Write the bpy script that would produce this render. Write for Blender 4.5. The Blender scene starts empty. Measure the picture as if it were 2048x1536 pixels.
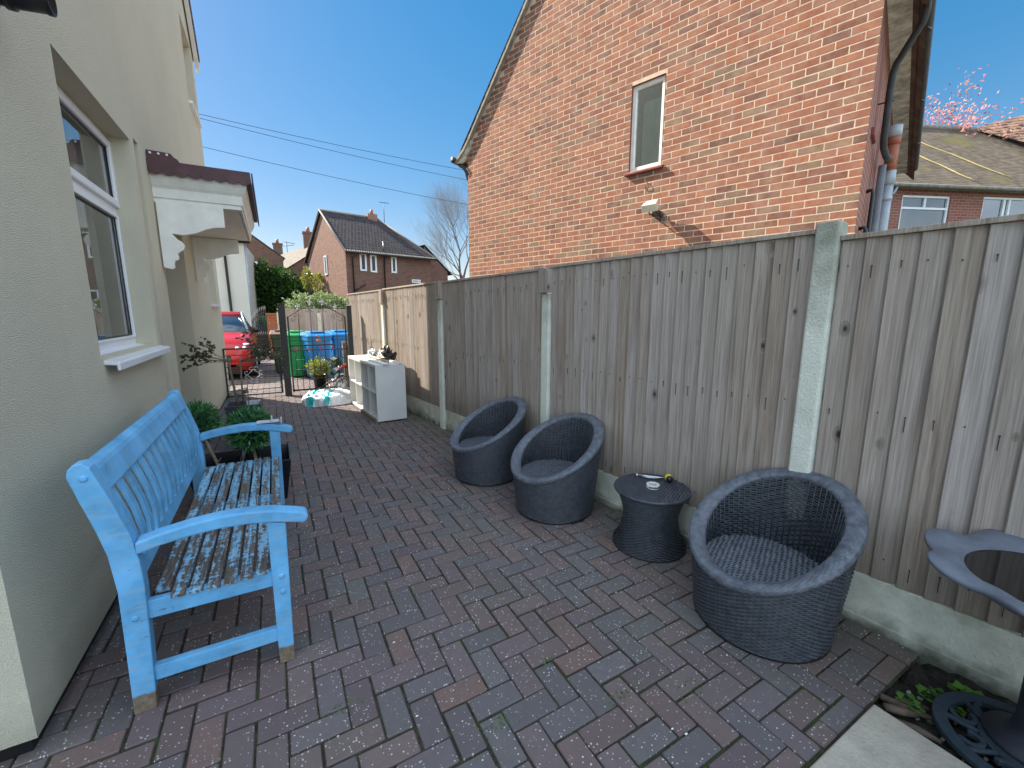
import bpy, bmesh, math, random
from mathutils import Vector, Matrix
from math import sin, cos, pi, radians, tan, atan2, sqrt
random.seed(11)
scene = bpy.context.scene
COL = scene.collection

# ------------------------------------------------------------------ camera
H = 1.47
cam_d = bpy.data.cameras.new('camera'); cam = bpy.data.objects.new('camera', cam_d); COL.objects.link(cam)
cam.location = (0, 0, H)
cam.rotation_euler = (radians(90 - 9.53), 0, radians(-29.35))
cam_d.sensor_width = 36; cam_d.lens = 840 / 2048 * 36
cam_d.clip_start = 0.02; cam_d.clip_end = 600
scene.camera = cam

# ------------------------------------------------------------------ light
SUNX, SUNY, ELEV = -0.568, 0.823, radians(38)
sun_dir = Vector((SUNX * cos(ELEV), SUNY * cos(ELEV), sin(ELEV))).normalized()
world = bpy.data.worlds.new('World'); scene.world = world; world.use_nodes = True
wn = world.node_tree.nodes; wl = world.node_tree.links
sky = wn.new('ShaderNodeTexSky'); sky.sky_type = 'NISHITA'; sky.sun_disc = False
sky.sun_elevation = ELEV; sky.sun_rotation = atan2(sun_dir.x, sun_dir.y)
sky.air_density = 1.0; sky.dust_density = 0.25; sky.ozone_density = 1.6; sky.altitude = 0
bg = wn['Background']; bg.inputs[1].default_value = 0.15
gm = wn.new('ShaderNodeGamma'); gm.inputs[1].default_value = 0.5; wl.new(sky.outputs[0], gm.inputs[0])
hs_ = wn.new('ShaderNodeHueSaturation'); hs_.inputs['Saturation'].default_value = 2.25; hs_.inputs['Value'].default_value = .56; wl.new(gm.outputs[0], hs_.inputs['Color'])
tn = wn.new('ShaderNodeMix'); tn.data_type = 'RGBA'; tn.blend_type = 'MULTIPLY'; tn.inputs[0].default_value = 1; tn.inputs[7].default_value = (1.0, .82, .80, 1)
wl.new(hs_.outputs[0], tn.inputs[6])
# added out-of-view bright cloud, over the zenith and behind the camera, fills the shade
FILL_CLOUD = 3.1
tc = wn.new('ShaderNodeTexCoord'); dp = wn.new('ShaderNodeVectorMath'); dp.operation = 'DOT_PRODUCT'; wl.new(tc.outputs['Generated'], dp.inputs[0]); dp.inputs[1].default_value = (.0, -.8, .6)
cn = wn.new('ShaderNodeTexNoise'); wl.new(tc.outputs['Generated'], cn.inputs['Vector']); cn.inputs['Scale'].default_value = 3.5; cn.inputs['Detail'].default_value = 6
cr = wn.new('ShaderNodeMapRange'); wl.new(dp.outputs['Value'], cr.inputs[0]); cr.inputs[1].default_value = .22; cr.inputs[2].default_value = .5
cm = wn.new('ShaderNodeMapRange'); wl.new(cn.outputs[0], cm.inputs[0]); cm.inputs[1].default_value = .3; cm.inputs[2].default_value = .6
mu = wn.new('ShaderNodeMath'); mu.operation = 'MULTIPLY'; wl.new(cr.outputs[0], mu.inputs[0]); wl.new(cm.outputs[0], mu.inputs[1])
cx = wn.new('ShaderNodeMix'); cx.data_type = 'RGBA'; wl.new(mu.outputs[0], cx.inputs[0]); wl.new(tn.outputs[2], cx.inputs[6]); cx.inputs[7].default_value = (FILL_CLOUD * .82, FILL_CLOUD * .97, FILL_CLOUD * 1.12, 1)
wl.new(cx.outputs[2], bg.inputs[0])
sd = bpy.data.lights.new('sun', 'SUN'); sd.energy = 2.5; sd.angle = radians(0.5); sd.color = (1.0, 0.91, 0.77)
so = bpy.data.objects.new('sun', sd); COL.objects.link(so)
so.rotation_euler = sun_dir.to_track_quat('Z', 'Y').to_euler(); so.location = (-6, 12, 14)
scene.view_settings.view_transform = 'Standard'; scene.view_settings.look = 'None'
scene.view_settings.exposure = 2.4; scene.view_settings.gamma = 1.0
scene.render.engine = 'CYCLES'
scene.cycles.max_bounces = 9; scene.cycles.diffuse_bounces = 7; scene.cycles.glossy_bounces = 3
scene.cycles.transparent_max_bounces = 12
scene.cycles.sample_clamp_indirect = 6
try:
    scene.cycles.use_denoising = True
except Exception:
    pass

# ------------------------------------------------------------------ materials
def srgb(h):
    h = h.lstrip('#'); v = [int(h[i:i + 2], 16) / 255 for i in (0, 2, 4)]
    return tuple(c / 12.92 if c < .04045 else ((c + .055) / 1.055) ** 2.4 for c in v)

class Mat:
    def __init__(s, name, rough=.8, spec=.5, metal=0.0):
        s.m = bpy.data.materials.new(name); s.m.use_nodes = True
        s.t = s.m.node_tree; s.N = s.t.nodes; s.L = s.t.links
        s.b = s.N['Principled BSDF']
        s.b.inputs['Roughness'].default_value = rough
        s.b.inputs['Specular IOR Level'].default_value = spec
        s.b.inputs['Metallic'].default_value = metal
    def n(s, t, **k):
        x = s.N.new(t)
        for a, v in k.items(): setattr(x, a, v)
        return x
    def _in(s, sock, v):
        if isinstance(v, bpy.types.NodeSocket): s.L.new(v, sock)
        elif v is not None:
            if isinstance(v, (tuple, list)) and len(v) == 3 and sock.type == 'RGBA': v = (*v, 1)
            sock.default_value = v
    def math(s, op, a, b=0.0, c=None, clamp=False):
        x = s.n('ShaderNodeMath', operation=op, use_clamp=clamp); s._in(x.inputs[0], a); s._in(x.inputs[1], b)
        if c is not None: s._in(x.inputs[2], c)
        return x.outputs[0]
    def coord(s, kind='Object', scale=(1, 1, 1), loc=(0, 0, 0), off=None):
        if kind == 'UV':
            u = s.n('ShaderNodeUVMap'); o = u.outputs[0]
        else:
            o = s.n('ShaderNodeTexCoord').outputs[kind]
        if off is not None:
            a = s.n('ShaderNodeVectorMath', operation='ADD'); s.L.new(o, a.inputs[0]); s.L.new(off, a.inputs[1]); o = a.outputs[0]
        m = s.n('ShaderNodeMapping'); s.L.new(o, m.inputs[0]); m.inputs['Scale'].default_value = scale; m.inputs['Location'].default_value = loc
        return m.outputs[0]
    def noise(s, co, scale=5, detail=4, rough=.55, dist=0.0):
        x = s.n('ShaderNodeTexNoise'); s.L.new(co, x.inputs['Vector'])
        x.inputs['Scale'].default_value = scale; x.inputs['Detail'].default_value = detail
        x.inputs['Roughness'].default_value = rough; x.inputs['Distortion'].default_value = dist
        return x.outputs[0]
    def voro(s, co, scale=5, feature='F1', out='Distance', rnd=1.0):
        x = s.n('ShaderNodeTexVoronoi', feature=feature); s.L.new(co, x.inputs['Vector']); x.inputs['Scale'].default_value = scale
        x.inputs['Randomness'].default_value = rnd
        return x.outputs[out]
    def ramp(s, f, stops, interp='LINEAR'):
        r = s.n('ShaderNodeValToRGB'); s.L.new(f, r.inputs[0]); e = r.color_ramp.elements
        r.color_ramp.interpolation = interp
        while len(e) < len(stops): e.new(.5)
        for i, (p, c) in enumerate(stops):
            e[i].position = p
            if isinstance(c, (int, float)): c = (c, c, c)
            e[i].color = (*c[:3], 1)
        return r.outputs[0]
    def mix(s, f, a, b, mode='MIX'):
        x = s.n('ShaderNodeMix', data_type='RGBA', blend_type=mode); s._in(x.inputs[0], f); s._in(x.inputs[6], a); s._in(x.inputs[7], b)
        return x.outputs[2]
    def attr(s, name='Col'):
        x = s.n('ShaderNodeAttribute'); x.attribute_name = name; return x
    def color(s, c): s._in(s.b.inputs['Base Color'], c); return s
    def rough(s, v): s._in(s.b.inputs['Roughness'], v); return s
    def bump(s, h, strength=.3, dist=.01, prev=None):
        x = s.n('ShaderNodeBump'); s.L.new(h, x.inputs['Height']); x.inputs['Strength'].default_value = strength; x.inputs['Distance'].default_value = dist
        if prev is not None: s.L.new(prev, x.inputs['Normal'])
        s.L.new(x.outputs[0], s.b.inputs['Normal']); return x.outputs[0]

MATS = {}
def simple(name, c, rough=.7, var=.25, scale=6, bump=.15, bdist=.004, bscale=60, metal=0, spec=.5, kind='Object', stretch=(1, 1, 1), c2=None):
    if name in MATS: return MATS[name]
    m = Mat(name, rough, spec, metal)
    co = m.coord(kind, stretch)
    n1 = m.noise(co, scale, 5, .6)
    c2 = c2 or tuple(x * (1 - var) for x in c); c1 = tuple(min(1, x * (1 + var * .5)) for x in c)
    m.color(m.ramp(n1, [(.3, c2), (.7, c1)]))
    if bump: m.bump(m.noise(co, bscale, 3), bump, bdist)
    MATS[name] = m.m; return m.m

def brick_cells(m, w, h, mortar, kind='UV', wob=.004):
    """returns (per-brick random value, mortar mask 0..1, vector)"""
    co = m.coord(kind)
    nz = m.n('ShaderNodeTexNoise'); m.L.new(co, nz.inputs['Vector']); nz.inputs['Scale'].default_value = 9
    sub = m.n('ShaderNodeVectorMath', operation='SUBTRACT'); m.L.new(nz.outputs['Color'], sub.inputs[0]); sub.inputs[1].default_value = (.5, .5, .5)
    sc = m.n('ShaderNodeVectorMath', operation='SCALE'); m.L.new(sub.outputs[0], sc.inputs[0]); sc.inputs['Scale'].default_value = wob
    ad = m.n('ShaderNodeVectorMath', operation='ADD'); m.L.new(co, ad.inputs[0]); m.L.new(sc.outputs[0], ad.inputs[1])
    sp = m.n('ShaderNodeSeparateXYZ'); m.L.new(ad.outputs[0], sp.inputs[0]); U, V = sp.outputs[0], sp.outputs[1]
    row = m.math('FLOOR', m.math('DIVIDE', V, h))
    odd = m.math('FLOORED_MODULO', row, 2.0)
    U2 = m.math('ADD', U, m.math('MULTIPLY', odd, w / 2))
    cel = m.math('FLOOR', m.math('DIVIDE', U2, w))
    fu = m.math('SUBTRACT', U2, m.math('MULTIPLY', cel, w)); fv = m.math('SUBTRACT', V, m.math('MULTIPLY', row, h))
    du = m.math('MINIMUM', fu, m.math('SUBTRACT', w, fu)); dv = m.math('MINIMUM', fv, m.math('SUBTRACT', h, fv))
    d = m.math('MINIMUM', du, dv)
    mask = m.math('SUBTRACT', 1.0, m.math('DIVIDE', m.math('SUBTRACT', d, mortar * .35), mortar * .3, clamp=True), clamp=True)
    cb = m.n('ShaderNodeCombineXYZ'); m.L.new(cel, cb.inputs[0]); m.L.new(row, cb.inputs[1])
    wnz = m.n('ShaderNodeTexWhiteNoise', noise_dimensions='2D'); m.L.new(cb.outputs[0], wnz.inputs['Vector'])
    return wnz.outputs['Value'], mask, co, fv, fu

BR = [(0, (.13, .055, .045)), (.2, (.28, .10, .065)), (.5, (.36, .135, .08)), (.8, (.30, .12, .075)), (1, (.20, .13, .10))]
def brick_mat(name, stops=BR, mortar=(.42, .36, .28), w=.225, h=.075, mw=.011):
    if name in MATS: return MATS[name]
    m = Mat(name, .9, .3)
    r, mask, co, fv, fu = brick_cells(m, w, h, mw)
    c = m.ramp(r, stops)
    c = m.mix(m.math('MULTIPLY', m.noise(co, 40, 4), .5), c, m.mix(.5, c, (.1, .06, .05)))
    c = m.mix(m.ramp(m.noise(co, .6, 3), [(.35, .0), (.75, .35)]), c, (.16, .10, .08))
    m.color(m.mix(mask, c, mortar))
    hgt = m.math('ADD', m.math('SUBTRACT', 1.0, mask), m.math('MULTIPLY', m.noise(co, 90, 3), .3))
    m.bump(hgt, .7, .006)
    MATS[name] = m.m; return m.m

def tile_mat(name, c1, c2, w=.17, h=.1, spot=(.3, .3, .27), moss=None, ribs=False):
    if name in MATS: return MATS[name]
    m = Mat(name, .85, .3)
    r, mask, co, fv, fu = brick_cells(m, w, h, .004, wob=.006)
    c = m.ramp(r, [(0, c1), (1, c2)])
    c = m.mix(m.ramp(m.noise(co, 3, 5), [(.45, 0), (.7, .7)]), c, tuple(x * .6 for x in c1))
    c = m.mix(m.ramp(m.voro(co, 4.5), [(.0, 1), (.07, 0)]), c, spot)
    if moss: c = m.mix(m.ramp(m.noise(co, .7, 4), [(.55, 0), (.72, .8)]), c, moss)
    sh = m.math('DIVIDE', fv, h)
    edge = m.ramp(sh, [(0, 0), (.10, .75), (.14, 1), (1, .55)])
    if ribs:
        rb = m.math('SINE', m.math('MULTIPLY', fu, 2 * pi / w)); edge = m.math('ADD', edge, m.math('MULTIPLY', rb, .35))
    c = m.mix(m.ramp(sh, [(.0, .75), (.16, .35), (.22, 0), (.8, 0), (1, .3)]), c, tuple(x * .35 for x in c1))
    m.color(c); m.bump(m.math('ADD', edge, m.math('MULTIPLY', m.noise(co, 60, 3), .15)), .9, .02)
    MATS[name] = m.m; return m.m

def render_mat(name, c, dirt=(.30, .27, .2), amt=.35):
    m = Mat(name, .95, .2)
    co = m.coord('Object')
    base = m.mix(m.ramp(m.noise(co, 1.1, 5, .6), [(.3, 0), (.75, 1)]), c, tuple(x * .90 for x in c))
    st = m.coord('Object', (3, 3, .35))
    base = m.mix(m.ramp(m.noise(st, 1.6, 5, .6), [(.58, 0), (.85, amt * .4)]), base, dirt)
    z = m.n('ShaderNodeSeparateXYZ'); m.L.new(m.coord('Object'), z.inputs[0])
    g = m.ramp(m.math('ADD', z.outputs[2], m.math('MULTIPLY', m.noise(co, 6, 4), .25)), [(.1, .5), (.35, 0)])
    base = m.mix(g, base, (.25, .24, .17))
    m.color(m.mix(m.ramp(m.voro(co, 260), [(.0, .3), (.5, 0)]), base, tuple(x * .7 for x in c)))
    b = m.math('ADD', m.noise(co, 190, 3, .6), m.math('MULTIPLY', m.voro(co, 300), .8))
    m.bump(b, .85, .007); return m.m

def wood_fence_mat():
    m = Mat('weathered_fence_wood', .9, .25)
    a = m.attr('Col'); sp = m.n('ShaderNodeSeparateColor'); m.L.new(a.outputs['Color'], sp.inputs[0])
    off = m.n('ShaderNodeCombineXYZ'); m.L.new(m.math('MULTIPLY', sp.outputs[0], 37.0), off.inputs[0]); m.L.new(m.math('MULTIPLY', sp.outputs[1], 53.0), off.inputs[2])
    uv = m.coord('Object', (1, 1, 1), off=off.outputs[0])
    # knots: stretched voronoi cells, grain bends around them
    kn = m.coord('Object', (8.5, 8.5, 4.6), off=off.outputs[0])
    kv = m.n('ShaderNodeTexVoronoi'); m.L.new(kn, kv.inputs['Vector']); kv.inputs['Scale'].default_value = 1.0
    ks = m.n('ShaderNodeSeparateColor'); m.L.new(kv.outputs['Color'], ks.inputs[0])
    kd = m.math('DIVIDE', kv.outputs['Distance'], m.math('ADD', m.math('MULTIPLY', m.math('POWER', ks.outputs[0], 1.5), 1.1), .12))
    bend = m.ramp(kd, [(0, 1), (.22, 0)])
    gr = m.coord('Object', (26, 26, .9), off=off.outputs[0])
    gadd = m.n('ShaderNodeVectorMath', operation='ADD'); m.L.new(gr, gadd.inputs[0])
    bv = m.n('ShaderNodeCombineXYZ'); m.L.new(m.math('MULTIPLY', bend, 2.5), bv.inputs[0]); m.L.new(m.math('MULTIPLY', bend, 1.2), bv.inputs[1]); m.L.new(bv.outputs[0], gadd.inputs[1])
    g1 = m.noise(gadd.outputs[0], 1.0, 6, .65, .3)
    g2 = m.noise(m.coord('Object', (160, 160, 3), off=off.outputs[0]), 1, 3)
    c = m.ramp(g1, [(.30, (.17, .125, .095)), (.44, (.40, .325, .26)), (.52, (.47, .395, .33)), (.60, (.36, .29, .23)), (.72, (.62, .54, .46))])
    c = m.mix(m.math('SUBTRACT', .55, m.math('MULTIPLY', sp.outputs[1], .55)), c, m.mix(1.0, c, (.62, .56, .50), 'MULTIPLY'))
    c = m.mix(m.math('MULTIPLY', sp.outputs[2], .85, clamp=True), c, m.mix(.55, c, (.54, .505, .50)))
    c = m.mix(m.ramp(m.noise(m.coord('Object', (6, 6, .9), off=off.outputs[0]), 1, 4), [(.5, 0), (.75, .5)]), c, (.21, .135, .085))
    c = m.mix(m.ramp(g2, [(.35, .35), (.6, 0)]), c, (.09, .07, .055))
    c = m.mix(m.ramp(kd, [(.05, .95), (.09, .45), (.2, 0)]), c, (.045, .03, .022))
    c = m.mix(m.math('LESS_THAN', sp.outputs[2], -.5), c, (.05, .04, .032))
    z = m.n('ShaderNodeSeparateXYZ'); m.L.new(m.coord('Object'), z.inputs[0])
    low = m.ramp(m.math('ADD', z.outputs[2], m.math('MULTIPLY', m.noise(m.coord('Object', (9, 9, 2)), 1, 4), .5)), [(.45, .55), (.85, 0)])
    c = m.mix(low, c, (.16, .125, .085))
    m.color(c)
    m.bump(m.math('ADD', g1, m.math('MULTIPLY', g2, .5)), .5, .004)
    return m.m

def concrete_mat(name, c, moss=True, kind='Object'):
    m = Mat(name, .92, .25); co = m.coord(kind)
    base = m.ramp(m.noise(co, 9, 6, .65), [(.3, tuple(x * .72 for x in c)), (.7, c)])
    base = m.mix(m.ramp(m.voro(co, 85), [(0, .45), (.35, 0)]), base, tuple(x * .5 for x in c))
    if moss:
        base = m.mix(m.ramp(m.noise(co, 3.2, 6, .7), [(.5, 0), (.72, .6)]), base, (.17, .19, .09))
        z = m.n('ShaderNodeSeparateXYZ'); m.L.new(m.coord('Object'), z.inputs[0])
        zz = m.math('ADD', z.outputs[2], m.math('MULTIPLY', m.noise(co, 8, 5), .22))
        base = m.mix(m.ramp(zz, [(.10, .9), (.2, 0)]), base, (.07, .075, .045))
        base = m.mix(m.ramp(zz, [(.0, 0), (1.0, 0)]), base, base)
    m.color(base); m.bump(m.math('ADD', m.noise(co, 55, 5), m.math('MULTIPLY', m.voro(co, 90), .5)), .6, .004); return m.m

def post_mat():
    m = Mat('mossy_concrete_post', .92, .25); co = m.coord('Object')
    c = (.50, .56, .50)
    base = m.ramp(m.noise(co, 8, 6, .65), [(.3, (.64, .66, .57)), (.7, (.80, .81, .71))])
    z = m.n('ShaderNodeSeparateXYZ'); m.L.new(co, z.inputs[0])
    zz = m.math('ADD', z.outputs[2], m.math('MULTIPLY', m.noise(co, 7, 5), .7))
    base = m.mix(m.ramp(m.math('DIVIDE', zz, 3.0), [(.56, 0), (.74, .8)]), base, (.20, .20, .15))
    base = m.mix(m.ramp(m.voro(co, 90), [(0, .5), (.35, 0)]), base, (.2, .22, .18))
    m.color(base); m.bump(m.math('ADD', m.noise(co, 70, 5), m.math('MULTIPLY', m.voro(co, 110), .6)), .7, .004); return m.m

def paver_mat():
    m = Mat('block_paving', .82, .35); a = m.attr('Col')
    co = m.coord('Object')
    c = m.mix(m.ramp(m.noise(co, 26, 5, .7), [(.3, .5), (.7, 0)]), a.outputs['Color'], (.10, .085, .085))
    c = m.mix(m.ramp(m.noise(co, 1.3, 4, .6), [(.48, 0), (.68, .35)]), c, (.14, .14, .11))
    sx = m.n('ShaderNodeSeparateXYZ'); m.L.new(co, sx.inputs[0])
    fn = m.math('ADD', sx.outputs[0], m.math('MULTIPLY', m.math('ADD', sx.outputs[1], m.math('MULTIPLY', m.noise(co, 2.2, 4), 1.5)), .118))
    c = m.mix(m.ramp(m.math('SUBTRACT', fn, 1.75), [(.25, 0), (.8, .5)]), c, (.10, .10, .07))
    gw = m.math('MULTIPLY', m.ramp(m.noise(co, 3.1, 4), [(.62, 0), (.70, .6)]), m.ramp(m.noise(co, 30, 3), [(.5, 0), (.6, 1)]))
    c = m.mix(gw, c, (.06, .10, .03))
    # pale mortar / grit specks that litter the blocks
    v = m.n('ShaderNodeTexVoronoi'); m.L.new(m.coord('Object', (1, 1, .1)), v.inputs['Vector']); v.inputs['Scale'].default_value = 95
    thr = m.math('SUBTRACT', .2, m.math('MULTIPLY', m.noise(m.coord('Object', loc=(5, 1, 0)), 300, 2), .2))
    v2 = m.n('ShaderNodeSeparateColor'); m.L.new(v.outputs['Color'], v2.inputs[0])
    big = m.math('GREATER_THAN', v2.outputs[0], .42)
    sp = m.math('MULTIPLY', m.math('LESS_THAN', v.outputs['Distance'], m.math('MULTIPLY', v2.outputs[1], .33)), big)
    sp = m.math('MULTIPLY', sp, m.ramp(m.noise(co, 4.5, 4), [(.34, .35), (.6, 1)]))
    c = m.mix(m.math('MULTIPLY', sp, .9), c, (.62, .60, .56))
    m.color(c); m.bump(m.math('ADD', m.noise(co, 120, 4, .7), m.math('MULTIPLY', sp, .6)), .5, .004)
    return m.m

def peel_mat(name, lo, hi, blue=(.115, .38, .66), foot=False, stretch=(6, 60, 60)):
    m = Mat(name, .62, .4); co = m.coord('Object')
    n = m.noise(m.coord('Object', stretch), .55, 8, .72)
    n2 = m.noise(co, 45, 5, .7)
    k = m.math('ADD', m.math('MULTIPLY', n, .62), m.math('MULTIPLY', n2, .38))
    n3 = m.noise(co, 6, 5, .6)
    b = m.ramp(n3, [(.3, tuple(x * .72 for x in blue)), (.7, tuple(min(1, x * 1.25 + .02) for x in blue))])
    b = m.mix(m.ramp(m.noise(m.coord('Object', (10, 60, 60)), 1, 5), [(.5, 0), (.7, .45)]), b, (.30, .42, .50))
    wd = m.ramp(m.noise(m.coord('Object', (stretch[0] * 2, 160, 160) if stretch[0] < stretch[1] else (160, stretch[1] * 2, 160)), 1, 4), [(.3, (.045, .032, .024)), (.7, (.17, .125, .09))])
    mask = m.ramp(k, [(lo, 0), (hi, 1)])
    c = m.mix(mask, b, wd)
    if foot:
        z = m.n('ShaderNodeSeparateXYZ'); m.L.new(m.n('ShaderNodeTexCoord').outputs['Object'], z.inputs[0])
        ft = m.ramp(m.math('ADD', z.outputs[2], m.math('MULTIPLY', n2, .03)), [(.085, 1), (.092, 0)])
        c = m.mix(ft, c, m.ramp(n2, [(.3, (.10, .075, .05)), (.7, (.26, .20, .14))]))
    m.color(c); m.bump(m.math('SUBTRACT', m.math('MULTIPLY', n2, .4), mask), .4, .003); return m.m

def wicker_mat(f=1.0, name='dark_synthetic_wicker'):
    m = Mat(name, .42, .5); co = m.coord('Object')
    c = m.ramp(m.noise(co, 30, 4), [(.3, (.034 * f, .038 * f, .046 * f)), (.7, (.075 * f, .082 * f, .10 * f))])
    m.color(c); m.rough(m.ramp(m.noise(co, 14, 3), [(.3, .36), (.7, .55)]))
    m.bump(m.noise(m.coord('Object', (1, 1, 1)), 260, 2), .15, .002); return m.m

def glass_mat(name, tint=(.9, .95, .95), refl=.0):
    m = Mat(name); out = m.N['Material Output']
    tr = m.n('ShaderNodeBsdfTransparent'); tr.inputs[0].default_value = (*tint, 1)
    gl = m.n('ShaderNodeBsdfGlossy'); gl.inputs['Roughness'].default_value = .0; gl.inputs[0].default_value = (1, 1, 1, 1)
    fr = m.n('ShaderNodeFresnel'); fr.inputs[0].default_value = 1.55
    f = m.math('ADD', m.math('MULTIPLY', fr.outputs[0], 1.25), refl, clamp=True)
    mx = m.n('ShaderNodeMixShader'); m.L.new(f, mx.inputs[0]); m.L.new(tr.outputs[0], mx.inputs[1]); m.L.new(gl.outputs[0], mx.inputs[2])
    m.L.new(mx.outputs[0], out.inputs[0]); m.N.remove(m.b); return m.m

def leaf_mat(name, stops, rough=.6, transl=.3):
    m = Mat(name, rough, .35); a = m.attr('Col')
    sp = m.n('ShaderNodeSeparateColor'); m.L.new(a.outputs['Color'], sp.inputs[0])
    c = m.ramp(sp.outputs[0], stops); m.color(c)
    out = m.N['Material Output']; tl = m.n('ShaderNodeBsdfTranslucent'); m.L.new(c, tl.inputs[0])
    mx = m.n('ShaderNodeMixShader'); mx.inputs[0].default_value = transl
    m.L.new(m.b.outputs[0], mx.inputs[1]); m.L.new(tl.outputs[0], mx.inputs[2]); m.L.new(mx.outputs[0], out.inputs[0]); return m.m

def col_mat(name, rough=.9, nscale=40, bump=.4, dark=(.1, .06, .05)):
    m = Mat(name, rough, .3); a = m.attr('Col'); co = m.coord('Object')
    c = m.mix(m.ramp(m.noise(co, nscale, 5, .7), [(.35, .5), (.7, 0)]), a.outputs['Color'], dark)
    c = m.mix(m.ramp(m.noise(co, 11, 3), [(.45, 0), (.62, .45)]), c, (.24, .13, .11))
    c = m.mix(m.ramp(m.noise(co, 7, 4), [(.4, 0), (.75, .25)]), c, (.5, .36, .25))
    m.color(c); m.bump(m.noise(co, 110, 4, .7), bump, .004); return m.m

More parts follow.
